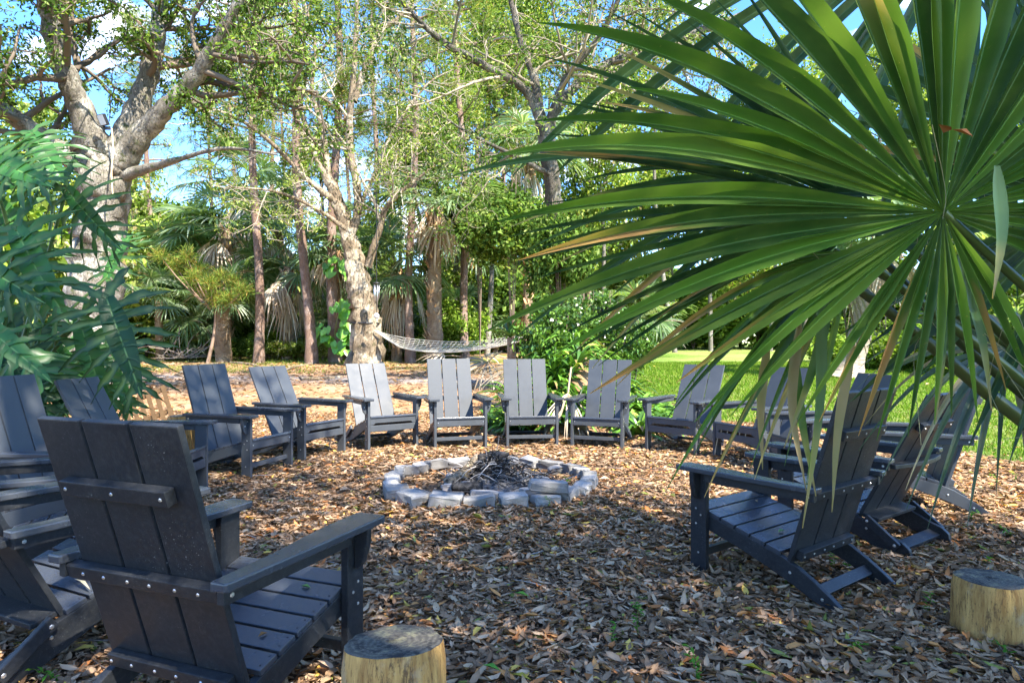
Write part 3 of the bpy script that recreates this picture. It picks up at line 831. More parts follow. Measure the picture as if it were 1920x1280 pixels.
# undergrowth and far woods: clumped crowns
def clump_mesh(rng, nclump, nleaf, rad, leaf, pal, flat=.8, low=0.0):
    nb = NB()
    c = rdir(rng, nclump) * (rng.random((nclump, 1)) ** .4) * rad * [1, 1, flat]
    c[:, 2] = np.maximum(c[:, 2], -rad * flat * (1 - low))
    k = rng.integers(0, nclump, nleaf)
    P = c[k] + rng.normal(0, rad * .13, (nleaf, 3))
    shade = rng.uniform(.75, 1.25, nclump)[k][:, None]
    C = np.clip(pick(rng, pal, nleaf, .2) * shade, .004, .8)
    leaf_cards(nb, P, norm(rdir(rng, nleaf) + [0, 0, -.2]), rdir(rng, nleaf) + [0, 0, .5], leaf * rng.uniform(.6, 1.4, nleaf), leaf * .5 * rng.uniform(.6, 1.4, nleaf), C)
    return nb
rng = np.random.default_rng(55)
BUSH = [clump_mesh(rng, 60, 9000, 1.0, .12, GREEN_D).mesh('foliage', M['leaf']),
        clump_mesh(rng, 70, 9000, 1.0, .11, GREEN_Y).mesh('foliage', M['leaf']),
        clump_mesh(rng, 50, 8000, 1.0, .13, [(.14, .24, .03, 3), (.22, .33, .05, 3), (.08, .15, .02, 2), (.30, .38, .10, 1)]).mesh('foliage', M['leaf'])]
def stem_mesh():
    nb = NB()
    for k in range(9):
        a = rng.uniform(0, 2 * PI); r1 = rng.uniform(.2, .6)
        tube(nb, spline([(0, 0, -1.0), (math.cos(a) * r1 * .4, math.sin(a) * r1 * .4, -.4), (math.cos(a) * r1, math.sin(a) * r1, .4)], 6), np.linspace(.03, .01, 6), 4, (.2, .15, .11))
    return nb.mesh('stems', M['wood'])
STEM = stem_mesh()
def bush(px, py, d, sx, sz, v, lab, cat='shrub', grp='undergrowth at the edge of the woods', name='shrub'):
    c = at(px, py, d); zb = float(ground_z(c[0], c[1]))
    root = empty(name, (c[0], c[1], zb), 0, lab, cat, grp)
    z = max(c[2] - zb, sz * .6)
    for nm, me in (('foliage', BUSH[v]), ('stems', STEM)):
        o = link(nm, me, root); o.location = (0, 0, z); o.scale = (sx, sx, sz); o.rotation_euler = (0, 0, rng.uniform(0, 6))
        if nm == 'stems': o.scale = (sx * (.8 if z < 3.5 else .3), sx * (.8 if z < 3.5 else .3), z * .98)
    return root
bush(275, 600, 28, 2.2, 1.9, 1, 'light green shrub at the left edge of the woods beside the big oak')
bush(340, 560, 30, 2.4, 2.4, 0, 'dark green shrub behind the small palmetto on the left')
bush(255, 470, 31, 2.2, 2.2, 1, 'yellowish small leaved tree behind the big oak trunk', 'tree')
bush(385, 470, 33, 2.6, 2.6, 0, 'bushy green tree left of the first pine trunk', 'tree')
bush(300, 420, 36, 2.4, 2.2, 2, 'bright green tree top showing right of the big oak', 'tree')
bush(470, 600, 31, 2.0, 2.0, 0, 'dark undergrowth behind the first pine')
bush(540, 640, 27.5, 1.2, .6, 1, 'low scrub at the foot of the leaning pine')
bush(500, 640, 26.5, .8, .5, 2, 'small fresh green bush at the foot of the first pine')
bush(600, 600, 33, 2.4, 2.4, 1, 'light undergrowth behind the vine clad pine')
bush(720, 640, 27, 1.3, .8, 0, 'dark green bush right of the gnarled oak foot')
bush(800, 620, 30, 1.6, 1.5, 0, 'green shrub between lone pine and booted palm')
bush(850, 610, 27, 1.3, 1.3, 2, 'bright fern like growth right of the booted palm')
bush(900, 560, 38, 3.0, 3.0, 2, 'sunlit bright green thicket behind the bent pine')
bush(1000, 590, 40, 3.2, 2.6, 2, 'sunlit thicket behind the hammock end')
bush(960, 430, 22, 1.7, 1.5, 0, 'dark leafy branch mass left of the fan leaf tips', 'tree')
bush(900, 400, 26, 1.9, 1.6, 0, 'dense green tree crown above the bent pine', 'tree')
bush(1150, 560, 48, 4.2, 3.4, 1, 'pale thicket across the lawn behind the palm tips')
bush(1300, 590, 50, 4.0, 2.6, 2, 'sunlit shrubs at the far end of the lawn')
bush(1420, 560, 50, 4.4, 3.4, 1, 'yellow green trees at the end of the lawn', 'tree')
bush(1540, 600, 44, 3.2, 2.4, 0, 'dark shrub behind the leaning ringed palm')
bush(1700, 560, 46, 5.0, 4.0, 2, 'bright tree beyond the right of the lawn', 'tree')
bush(1880, 520, 42, 5.0, 5.0, 1, 'tall thicket beyond the lawn at the right edge', 'tree')
bush(1690, 655, 19, 1.25, .85, 2, 'rounded bright green shrub right of the leaning palm trunk')
bush(1590, 662, 24, 1.3, .7, 2, 'low clipped green hedge left of the leaning palm')
bush(1740, 640, 23, 1.6, 1.1, 2, 'taller bright shrub behind the rounded one')
bush(1860, 640, 17, 1.3, 1.1, 0, 'deep green shrub behind the drooping palm at right')
bush(1052, 480, 13.6, .75, 1.15, 0, 'leafy growth clothing the trunk of the slender oak')
bush(60, 560, 24, 3.4, 3.6, 1, 'sunlit thicket behind the split leaf plant')
bush(-60, 480, 22, 3.0, 3.6, 2, 'bright thicket beyond the left edge')
rng = np.random.default_rng(58)
for i in range(26):
    px = 235 + i * 31 + rng.normal(0, 8); d = rng.uniform(34, 41); py = rng.uniform(520, 610)
    bush(px, py, d, rng.uniform(1.9, 2.8), rng.uniform(1.8, 2.6), int(rng.integers(0, 3)), '%s bush from the left in the thicket behind the pine trunks' % (['first', 'second', 'third', 'fourth', 'fifth', 'sixth', 'seventh', 'eighth', 'ninth', 'tenth', 'eleventh', 'twelfth', 'thirteenth', 'fourteenth', 'fifteenth', 'sixteenth', 'seventeenth', 'eighteenth', 'nineteenth', 'twentieth', 'twenty first', 'twenty second', 'twenty third', 'twenty fourth', 'twenty fifth', 'twenty sixth'][i]), 'shrub', 'thicket behind the pines')
for i, px in enumerate((505, 540, 605, 690, 735, 800, 850, 450, 345)):
    bush(px, 652, 24.5 + rng.uniform(0, 2), rng.uniform(.6, .95), rng.uniform(.3, .5), int(rng.integers(0, 3)), '%s low ground bush along the foot of the woods, counted from where the clearing starts' % ['third', 'fourth', 'fifth', 'sixth', 'seventh', 'eighth', 'ninth', 'second', 'first'][i], 'bush', 'low bushes along the foot of the woods')
# young pine with golden needles
root = empty('young_pine', tuple(at(400, 640, 23) * [1, 1, 0] + [0, 0, float(ground_z(-10.5, 23))]), 0, 'young pine with golden green needle tufts in front of the stubby palm', 'pine tree')
rng = np.random.default_rng(66)
nd = NB(); tw = NB()
tube(tw, spline([(-.2, 0, 0), (0, .1, 1.2), (.1, 0, 2.9)], 8), np.linspace(.07, .03, 8), 6, (.25, .17, .12))
for px, py in ((330, 500), (350, 480), (375, 505), (395, 530), (415, 520), (440, 530), (455, 545), (400, 560), (430, 560), (300, 480), (385, 545), (360, 520)):
    c = at(px, py, 22.8 + rng.normal(0, .4)) - np.array(root.location)
    tube(tw, spline([(0, 0, 1.8), c * .6 + [0, 0, .6], c], 6), np.linspace(.03, .012, 6), 4, (.25, .17, .12))
    n = 300
    leaf_cards(nd, c + rng.normal(0, .09, (n, 3)), norm(rdir(rng, n) + [0, 0, .3]), rdir(rng, n), rng.uniform(.25, .42, n), np.full(n, .02), pick(rng, [(.26, .33, .07, 3), (.16, .26, .05, 2), (.45, .32, .10, 1.4)], n, .2), 0)
tw.build('trunk', M['wood'], root); nd.build('needles', M['leaf'], root)

# far woods closing the view, each stand its own trees
rng = np.random.default_rng(44)
fb = NB()
n = 60000
a = rng.uniform(-1.05, 1.05, n); d = rng.uniform(52, 70, n)
cx = np.round(a * 26) / 26 + rng.normal(0, .012, n)
hmax = 6.5 + 2.5 * np.sin(np.round(a * 26) * 2.3) + 2 * np.sin(np.round(a * 26) * 5.1)
z = rng.random(n) ** .8 * hmax
x = cx * d
leaf_cards(fb, np.stack([x, d, z + .6], 1), rdir(rng, n), rdir(rng, n) + [0, 0, .5], rng.uniform(.35, .8, n), rng.uniform(.2, .5, n), pick(rng, GREEN_Y + GREEN_D, n, .25))
o = fb.build('far_woods', M['leaf']); tag(o, 'far wall of woodland foliage beyond the clearing and lawn', kind='stuff')

# light green tall crowns filling the upper picture, thin enough for the sky to show
CROWNS = [(600, 300, 30, 1.3, 1), (770, 320, 30, 1.5, 1), (840, 200, 32, 1.5, 1), (900, 260, 30, 2.0, 1), (700, 420, 30, 1.5, 1),
          (860, 60, 33, 2.4, 2), (960, 120, 36, 2.6, 1), (1060, 60, 36, 2.6, 2), (1120, 250, 34, 2.6, 1), (1230, 120, 36, 2.8, 2), (1330, 300, 40, 3.4, 1), (1500, 420, 42, 3.6, 2), (1460, 180, 40, 2.6, 1),
          (1700, 330, 44, 4.0, 1), (1850, 250, 44, 4.4, 2), (1650, 120, 44, 2.6, 1), (30, 300, 30, 2.6, 1), (130, 420, 32, 2.6, 2), (1250, 450, 44, 3.6, 2), (1020, 420, 36, 2.6, 1), (235, 360, 36, 1.2, 1)]
rng = np.random.default_rng(45)
AIRY = [clump_mesh(rng, 45, 3600, 1.0, .085, GREEN_Y, 1.0).mesh('foliage', M['leaf']),
        clump_mesh(rng, 45, 4200, 1.0, .09, GREEN_Y[:3] + [(.14, .24, .04, 3)], 1.0).mesh('foliage', M['leaf']),
        clump_mesh(rng, 40, 3800, 1.0, .09, GREEN_Y + GREEN_D, 1.0).mesh('foliage', M['leaf'])]
ORD = ['leftmost', 'second', 'third', 'fourth', 'fifth', 'sixth', 'seventh', 'eighth', 'ninth']
CROWNS.sort(key=lambda c: c[0]); seen_ = {}
names = ['over the clearing', 'behind the gnarled oak', 'between the oaks', 'over the hammock', 'above the palm leaf', 'over the lawn', 'at the left edge']
for i, (px, py, d, s, v) in enumerate(CROWNS):
    c = at(px, py, d); zb = float(ground_z(c[0], c[1])) - .1
    nm = names[0 if px < 540 and px > 200 else 1 if px < 720 and px > 200 else 2 if px < 880 and px > 200 else 3 if px < 1100 and px > 200 else 6 if px < 200 else 4 if px < 1400 else 5]
    root = empty('tall_tree', (c[0], c[1], zb), 0, '%s from the left of the airy yellow green crowns %s' % (ORD[seen_.setdefault(nm, 0)], nm), 'tree', 'airy tall trees ' + nm)
    seen_[nm] += 1
    h = c[2] - zb
    for q in range(2):
        o = link('crown', AIRY[(v + q) % 3], root); o.location = (rng.normal(0, .5 * s), rng.normal(0, .4), h + rng.normal(0, .4 * s)); o.scale = (s * rng.uniform(.7, 1.1), s, s * rng.uniform(.8, 1.3)); o.rotation_euler = (0, 0, rng.uniform(0, 6))
    nb = NB()
    tube(nb, spline([(rng.normal(0, .4), 0, 0), (rng.normal(0, .3), 0, h * .5), (0, 0, h)], 14), np.linspace(.15, .05, 14), 7, (.3, .3, .3), .05, rng)
    for b in range(7):
        z = h * rng.uniform(.7, 1.0); a = rng.uniform(0, 6.28)
        tube(nb, spline([(0, 0, z), (math.cos(a) * s * .5, math.sin(a) * s * .5, z + s * .3), (math.cos(a) * s, math.sin(a) * s, z + s * .5)], 6), np.linspace(.05, .015, 6), 5)
    nb.build('trunk', M['oak_bark'], root, True)

# leaning ringed palm on the lawn
rng = np.random.default_rng(31)
b = at(1588, 700, 17); zb = float(ground_z(b[0], b[1]))
root = empty('leaning_palm', (b[0], b[1], zb), 0, 'leaning palm with a pale ringed trunk and flared root mass on the lawn', 'palm')
nb = NB(); n = 26
P = spline([(0, 0, -.1), (.16, 0, .5), (.42, 0, 1.4), (.62, 0, 2.4), (.95, 0, 3.8)], n)
rr = np.interp(np.linspace(0, 1, n), [0, .06, .14, .3, 1], [.62, .46, .33, .28, .22]) * (1 + .04 * np.cos(np.arange(n) * PI))
tube(nb, P, rr, 16, (.4, .33, .25), .03, rng)
nb.build('trunk', M['ring_bark'], root, True)
for nm, mm in zip(('fronds', 'dead_skirt', 'leaf_stalks'), SAB[1]):
    o = link(nm, mm, root); o.location = (.95, 0, 3.8); o.scale = (1.1,) * 3

# unseen oak behind right of camera, added and shaped to shade the seats
rng = np.random.default_rng(9)
limbs = [
    (np.array([(6.2, -5.0, -.1), (6.0, -4.8, 2.0), (5.6, -4.4, 4.2)]), [.55, .42, .36]),
    (np.array([(5.6, -4.4, 4.1), (4.2, -3.0, 6.2), (2.4, -1.4, 7.6), (.8, .0, 8.4)]), [.3, .22, .16, .08]),
    (np.array([(5.6, -4.4, 4.1), (5.4, -2.4, 6.2), (5.5, -1.0, 7.2), (5.3, .1, 7.9)]), [.26, .2, .14, .07]),
    (np.array([(5.6, -4.4, 4.1), (3.4, -4.2, 6.4), (2.4, -4.0, 7.4), (1.2, -3.6, 8.2)]), [.26, .2, .14, .07]),
    (np.array([(5.6, -4.4, 4.1), (6.6, -4.6, 6.8), (6.4, -3.6, 9.0)]), [.25, .18, .1]),
    (np.array([(5.6, -4.4, 4.1), (7.4, -3.2, 6.4), (8.6, -1.6, 7.4)]), [.25, .16, .08]),
]
make_tree('shade_oak', 'unseen oak added so its crown shades the foreground chairs', limbs, M['oak_bark'], rng,
          10, 2.4, 2, 6, .17, .085, GREEN_D, leaf_spread=.3, cap_leaves=24000, start=.2, trunk_seg=12)
# ------------------------------------------------------------------ chairs
def prism(poly, a0, a1, axis):
    """closed outline in the two other axes extruded from a0 to a1 along axis"""
    def p3(u, v, a):
        return {'x': (a, u, v), 'y': (u, a, v), 'z': (u, v, a)}[axis]
    n = len(poly)
    return [p3(u, v, a0) for u, v in poly] + [p3(u, v, a1) for u, v in poly], \
           [tuple(range(n))[::-1], tuple(range(n, 2 * n))] + [(i, (i + 1) % n, n + (i + 1) % n, n + i) for i in range(n)]

def part_mesh(name, solids, m, bev=0.004, seg=2):
    bm = bmesh.new()
    for V, F in solids:
        vs = [bm.verts.new(v) for v in V]
        for f in F: bm.faces.new([vs[i] for i in f])
    bmesh.ops.recalc_face_normals(bm, faces=bm.faces)
    if bev:
        es = [e for e in bm.edges if len(e.link_faces) == 2 and e.calc_face_angle(0) > R(28)]
        bmesh.ops.bevel(bm, geom=es, offset=bev, segments=seg, profile=0.6, affect='EDGES', clamp_overlap=True)
    me = bpy.data.meshes.new(name); bm.to_mesh(me); bm.free()
    me.materials.append(m)
    return me

def box(x0, x1, y0, y1, z0, z1):
    return prism([(y0, z0), (y1, z0), (y1, z1), (y0, z1)], x0, x1, 'x')

def obox(y, z, ang, x0, x1, ly, lz):
    """box spanning x0..x1, centred at (y, z), ly long in a direction ang above +y, lz thick"""
    c, s = math.cos(ang), math.sin(ang)
    q = [(-ly / 2, -lz / 2), (ly / 2, -lz / 2), (ly / 2, lz / 2), (-ly / 2, lz / 2)]
    return prism([(y + a * c - b * s, z + a * s + b * c) for a, b in q], x0, x1, 'x')

def dome(p, n, r=.006, h=.0035):
    """screw head"""
    p = np.array(p, float); n = norm(np.array(n, float)); u = norm(np.cross(n, [.3, .5, .81])); v = np.cross(n, u)
    V = []
    for rr, hh in ((r, 0), (r * .75, h * .8)):
        for k in range(6):
            a = k / 6 * 2 * PI; V.append(tuple(p + (u * math.cos(a) + v * math.sin(a)) * rr + n * hh))
    V.append(tuple(p + n * h))
    F = [(k, (k + 1) % 6, 6 + (k + 1) % 6, 6 + k) for k in range(6)] + [(6 + k, 6 + (k + 1) % 6, 12) for k in range(6)]
    return V, F

def make_chair(kind, lm, label, group='charcoal chairs in a ring round the fire pit'):
    fold = kind == 'fold'
    root = empty('adirondack_chair', (0, 0, 0), 0, label, 'chair', group)
    def P(name, solids, m=lm, bev=.004):
        return link(name, part_mesh(name, solids, m, bev), root)
    sc = []      # screw heads
    zf, zb, yb = (.365, .205, -.50) if fold else (.345, .213, -.50)
    sl = (zf - zb) / -yb
    ang = math.atan(sl)
    # front legs
    for s in (-1, 1):
        P('front_leg', [box(min(s * .277, s * .307), max(s * .277, s * .307), -.097, 0, -.02, .531)])
        for y_, z_ in ((-.035, .33), (-.065, .30), (-.035, .25), (-.05, .10), (-.03, .50)): sc.append(dome((s * .307, y_, z_), (s, 0, 0)))
        if fold: top = [(-.012, zf - .022), (-.2, zf - .022 - .2 * sl), (-.4, zf - .022 - .4 * sl), (-.52, zb - .03), (-.60, .14), (-.68, .105), (-.74, .085), (-.775, .055), (-.785, .015), (-.77, -.01), (-.73, -.01), (-.66, .015), (-.56, .04), (-.45, .085), (-.25, .165), (-.10, .225), (-.012, .25)]
        else: top = [(-.012, zf - .022), (-.2, zf - .022 - .2 * sl), (-.38, zf - .022 - .38 * sl), (-.50, .192), (-.58, .160), (-.66, .115), (-.74, .062), (-.81, .008), (-.845, -.02), (-.745, -.02), (-.66, .025), (-.55, .075), (-.40, .130), (-.25, .178), (-.10, .218), (-.012, .235)]
        P('side_rail', [prism(top, min(s * .245, s * .275), max(s * .245, s * .275), 'x')])
        sc.append(dome((s * .275, -.545, .125), (s, 0, 0), .008)); sc.append(dome((s * .275, -.70, .045), (s, 0, 0), .008))
        # arm with its rail, rear block and bracket
        arm = [(.374, .038), (.366, .052), (.262, .052), (.250, .040), (.248, -.12), (.262, -.28), (.285, -.46), (.292, -.702), (.298, -.71), (.346, -.71), (.353, -.70), (.366, -.35)]
        if s < 0: arm = [(-x, y) for x, y in arm][::-1]
        za = .531
        P('arm', [prism(arm, za, za + .026, 'z')], M['lumber_smooth'], .006)
        P('arm_rail', [prism([(-.098, za - .001), (-.098, za - .05), (-.69, za - .045), (-.69, za - .001)], min(s * .300, s * .326), max(s * .300, s * .326), 'x')])
        sc.append(dome((s * .326, -.66, za - .022), (s, 0, 0), .008))
        br = [(s * .3085, za - .001), (s * .366, za - .001), (s * .362, za - .06), (s * .345, za - .12), (s * .325, za - .145), (s * .3085, za - .145)]
        P('arm_bracket', [prism(br if s < 0 else br[::-1], -.062, -.034, 'y')])
        sc.append(dome((s * .335, -.034, za - .07), (0, 1, 0)))
        if fold:
            P('hinge_link', [obox(-.635, .125, math.atan2(.12, .16), min(s * .279, s * .303), max(s * .279, s * .303), .22, .05)])
            sc.append(dome((s * .303, -.56, .175), (s, 0, 0), .009)); sc.append(dome((s * .303, -.71, .07), (s, 0, 0), .009))
    # seat slats
    hol = []
    for k in range(6):
        yc = -.035 - k * .0845; zc = zf - .011 + yc * sl
        P('seat_slat', [obox(yc, zc, ang, -.274, .274, .078, .022)], M['lumber_smooth'])
        for s in (-1, 1):
            for dy in (-.02, .02): hol.append(dome((s * .258, yc + dy, zc + dy * sl + .0113), (0, 0, 1), .0045, .0012))
    # back boards
    if fold: B, T = np.array([-.50, .175]), np.array([-.872, .912]); bw = .252
    else: B, T = np.array([-.545, .165]), np.array([-.793, .983]); bw = .271
    d = (T - B) / np.linalg.norm(T - B); n = np.array([d[1], -d[0]])       # n points forward
    bl = np.linalg.norm(T - B); gap = .011; w = (2 * bw - 2 * gap) / 3
    for k in range(3):
        x0 = -bw + k * (w + gap)
        q = [B, T, T + n * .022, B + n * .022]
        P('back_board', [prism([tuple(v) for v in q], x0, x0 + w, 'x')])
    def brace(name, t, hw, hh, th, cen=0.0, screws=2):
        c = B + d * t * bl
        q = [c - d * hh, c + d * hh, c + d * hh - n * th, c - d * hh - n * th]
        P(name, [prism([tuple(v - n * .001) for v in q], -hw, hw, 'x')])
        for k in range(3):
            xs = [-bw + k * (w + gap) + w * f for f in ((.25, .75) if screws == 2 else (.5,))]
            for x in xs:
                pp = c - n * (th + .001); sc.append(dome((x, pp[0], pp[1]), (0, -n[0], -n[1])))
    brace('upper_brace', .765, .205, .024, .034, screws=1)
    tm = (.530 - B[1]) / (T[1] - B[1]) - .02
    if fold:
        c = B + d * tm * bl
        cur = [(-.30, c[0] - .012), (-.30, c[0] - .045), (-.15, c[0] - .075), (0, c[0] - .085), (.15, c[0] - .075), (.30, c[0] - .045), (.30, c[0] - .012), (.0, c[0] - .004)]
        P('arm_brace', [prism(cur, c[1] - .02, c[1] + .006, 'z')])
        P('lower_brace', [obox(-.50 - .05, zb - .02, ang * .6, -.243, .243, .10, .022)])
    else:
        brace('arm_brace', tm, .298, .022, .034)
        brace('lower_brace', .055, .243, .022, .034)
    # stretchers and apron
    if fold:
        P('rear_stretcher', [obox(-.70, .045, ang, -.243, .243, .07, .024)])
        ap = [(-.275, .343), (.275, .343), (.275, .262), (.235, .262), (.215, .282), (-.215, .282), (-.235, .262), (-.275, .262)]
        P('apron', [prism(ap, -.030, -.008, 'y')])
        P('front_rail', [box(-.275, .275, -.030, -.008, .188, .256)])
    else:
        P('rear_stretcher', [obox(-.665, .062, R(-52), -.243, .243, .022, .055)])
        P('apron', [box(-.275, .275, -.030, -.008, .245, .322)])
        P('front_stretcher', [box(-.275, .275, -.068, -.040, .078, .118)])
        for s in (-1, 1): sc.append(dome((s * .26, -.007, .285), (0, 1, 0)))
    o = P('screw_heads', sc, M['steel'], 0); tag(o, kind='stuff')
    o = P('slat_screws', hol, M['hole'], 0); tag(o, kind='stuff')
    return root

CH = [  # kind, x, y, yaw, material, label
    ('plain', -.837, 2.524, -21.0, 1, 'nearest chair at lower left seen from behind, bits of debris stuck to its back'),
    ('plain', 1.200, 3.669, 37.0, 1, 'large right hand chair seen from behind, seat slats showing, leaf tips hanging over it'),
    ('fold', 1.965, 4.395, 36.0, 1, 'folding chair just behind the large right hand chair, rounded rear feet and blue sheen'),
    ('plain', 2.655, 5.035, 69.5, 0, 'rightmost chair of the ring half covered by the drooping grey palm fronds'),
    ('fold', 2.43, 5.78, 96.0, 0, 'chair whose back top shows just over the large right hand chair'),
    ('fold', 2.250, 6.581, 116.9, 0, 'dark shaded chair against the lawn, second left of the large right hand chair'),
    ('fold', 1.728, 7.140, 138.4, 0, 'dark chair between the strap leaved bed and the lawn, brown fan leaf tips crossing it'),
    ('plain', .970, 7.496, 159.6, 0, 'sunlit chair right of the cream dead frond, in front of the strap leaved plants'),
    ('plain', .241, 7.596, 186.3, 0, 'sunlit chair left of the cream dead frond, its middle board in shade'),
    ('plain', -.578, 7.393, 196.1, 0, 'dappled chair facing the camera right below the rope hammock'),
    ('fold', -1.333, 7.346, 214.2, 0, 'chair in front of the gnarled oak trunk, slanting shadow across its back'),
    ('fold', -1.955, 6.841, 242.8, 0, 'chair turned right in front of the dirt track, behind the big armed one'),
    ('plain', -2.218, 6.040, 252.8, 0, 'chair with blue grey dappled back left of the fire pit, low front stretcher showing'),
    ('fold', -2.468, 5.006, 271.6, 0, 'chair showing its three board back above the nearest chair, below the split leaf plant'),
    ('plain', -2.50, 4.15, 268.0, 0, 'chair at left edge with a tall grey back leaning away under the plant'),
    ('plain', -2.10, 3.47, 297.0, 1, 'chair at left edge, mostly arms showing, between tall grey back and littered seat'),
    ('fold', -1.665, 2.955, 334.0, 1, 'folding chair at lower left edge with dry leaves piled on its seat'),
]
protos = {}
for kind, x, y, yaw, mi, lab in CH:
    lm = M['lumber_shaded_speck'] if mi else M['lumber']
    if (kind, mi) not in protos: o = protos[(kind, mi)] = make_chair(kind, lm, lab)
    else: o = copy_tree(protos[(kind, mi)]); o['label'] = lab
    o.location = (x, y, float(ground_z(x, y)) + .012)
    o.rotation_euler = (0, 0, R(yaw))

# ------------------------------------------------------------------ fire pit
rng = np.random.default_rng(3)
PX, PY = -.17, 5.52
pit = empty('fire_pit', (PX, PY, 0), 0, 'round fire pit ringed with loose grey paving blocks, ash in the middle', 'fire pit')
def paver_mesh(rng, lx, ly, lz, c):
    bm = bmesh.new()
    bmesh.ops.create_cube(bm, size=1)
    for v in bm.verts: v.co = Vector((v.co.x * lx * rng.uniform(.93, 1.05), v.co.y * ly * rng.uniform(.93, 1.05), v.co.z * lz))
    bmesh.ops.bevel(bm, geom=bm.edges[:], offset=.012, segments=2, profile=.5, affect='EDGES')
    bmesh.ops.subdivide_edges(bm, edges=[e for e in bm.edges if e.calc_length() > .05], cuts=1, use_grid_fill=True)
    for v in bm.verts: v.co += Vector(rng.normal(0, .0035, 3))
    me = bpy.data.meshes.new('paver'); bm.to_mesh(me); bm.free()
    ca = me.color_attributes.new('col', 'FLOAT_COLOR', 'POINT')
    for q in ca.data: q.color = (*c, 1)
    for p in me.polygons: p.use_smooth = False
    me.materials.append(M['concrete'])
    return me
a = 0.0
PV = []
deg = -180
while deg < 178:
    wide = .21 if rng.random() < .8 else .12
    if -150 < deg < -100: wide = .235
    step = (wide + rng.uniform(.004, .03)) / .80 * 180 / PI
    PV.append((deg + step / 2, wide)); deg += step
for g, wide in PV:
    t = R(g); rr = .80 + rng.normal(0, .016)
    depth = .125 if not (-152 < g < -100) else .19
    hh = rng.uniform(.060, .088)
    me = paver_mesh(rng, wide, depth, .09, tuple(np.array((.31, .30, .28)) * rng.uniform(.75, 1.25)))
    o = link('paver', me, pit)
    o.location = (math.cos(t) * rr * 1.04, math.sin(t) * rr, hh - .045 + .01)
    o.rotation_euler = (rng.normal(0, .08), rng.normal(0, .08), t + PI / 2 + rng.normal(0, .16))
for x, y, z, rz, lx, ly in ((.44, -.66, .128, .08, .28, .12), (.33, -.45, .03, .5, .2, .1), (-.28, -.28, .03, -.2, .22, .1), (-.02, -.52, .02, .05, .26, .09), (.22, .12, .04, .9, .2, .1), (.42, .02, .02, .2, .12, .08), (-.30, .02, .05, .4, .17, .1), (.50, -.2, .02, .6, .07, .05), (.58, .42, .03, .4, .16, .08)):
    me = paver_mesh(rng, lx, ly, .075, tuple(np.array((.42, .39, .36)) * rng.uniform(.6, 1.05)))
    o = link('paver', me, pit); o.location = (x, y, z); o.rotation_euler = (rng.normal(0, .08), rng.normal(0, .08), rz)
# ash heap
n = 40
u = np.linspace(-1, 1, n); UX, UY = np.meshgrid(u, u)
H = .10 * np.exp(-(UX ** 2 + UY ** 2) * 3.2) + .012 * rng.random(UX.shape) * (UX ** 2 + UY ** 2 < .9) - .02 * (UX ** 2 + UY ** 2)
nb = NB(); idx = np.arange(n * n).reshape(n, n)
nb.add(np.stack([UX * .5, UY * .42, H], -1).reshape(-1, 3), np.stack([idx[:-1, :-1], idx[:-1, 1:], idx[1:, 1:], idx[1:, :-1]], -1).reshape(-1, 4))
o = nb.build('ash_heap', M['ash'], pit); o.location = (.05, -.02, -.002)

def log(name, p0, p1, r0, r1, m, label, cat, wob_=.02, seg=12, hollow=False):
    p0 = np.array(p0, float); p1 = np.array(p1, float)
    root_loc = p0
    nb = NB(); k = 10
    P = spline([p0 - p0, (p1 - p0) * .5 + rng.normal(0, wob_, 3), p1 - p0], k)
    tube(nb, P, np.linspace(r0, r1, k) * (1 + rng.normal(0, .05, k)), seg, (.3, .27, .22), .07, rng, True)
    o = nb.build(name, m, None, False); o.location = tuple(root_loc); tag(o, label, cat)
    return o
log('burnt_log', (PX + -.12, PY + .06, .185), (PX + .14, PY + .08, .20), .045, .05, M['char'], 'short charred log lying on top of the brush in the fire pit', 'log')
log('driftwood_log', (PX - .34, PY - .26, .05), (PX - .13, PY + .08, .21), .045, .03, M['pale_bark'], 'pale barked log leaning against the charred heap', 'log')
log('dark_log', (PX - .30, PY - .34, .05), (PX - .06, PY - .36, .05), .045, .045, M['char'], 'brown scorched log at the front of the ash', 'log')
log('split_log', (PX - .38, PY - .14, .04), (PX - .2, PY - .2, .12), .04, .03, M['pale_bark'], 'stubby split log left in the pit beside the pale one', 'log')
nb = NB()
for k in range(520):
    a = rng.uniform(0, 2 * PI); rr = abs(rng.normal(0, .16)); h0 = rng.uniform(.02, .20) * math.exp(-(rr / .26) ** 2)
    p = np.array([.03 + rr * math.cos(a) * 1.3, .02 + rr * math.sin(a), h0 + .02])
    b = rng.uniform(0, 2 * PI); L = rng.uniform(.08, .30); e = rng.normal(-.15, .35)
    d = np.array([math.cos(b) * math.cos(e), math.sin(b) * math.cos(e), math.sin(e)])
    q = p + d * L; q[2] = max(q[2], .03)
    tube(nb, spline([p, (p + q) / 2 + rng.normal(0, .02, 3) + [0, 0, .02], q], 5), np.linspace(.0065, .002, 5), 4, pick(rng, [(.05, .045, .04, 3), (.15, .14, .13, 2), (.30, .28, .26, 1.2), (.02, .018, .016, 2)], 1)[0])
o = nb.build('burnt_brushwood', M['wood']); o.location = (PX, PY, 0); tag(o, 'tangled heap of scorched twigs in the middle of the fire pit', kind='stuff')

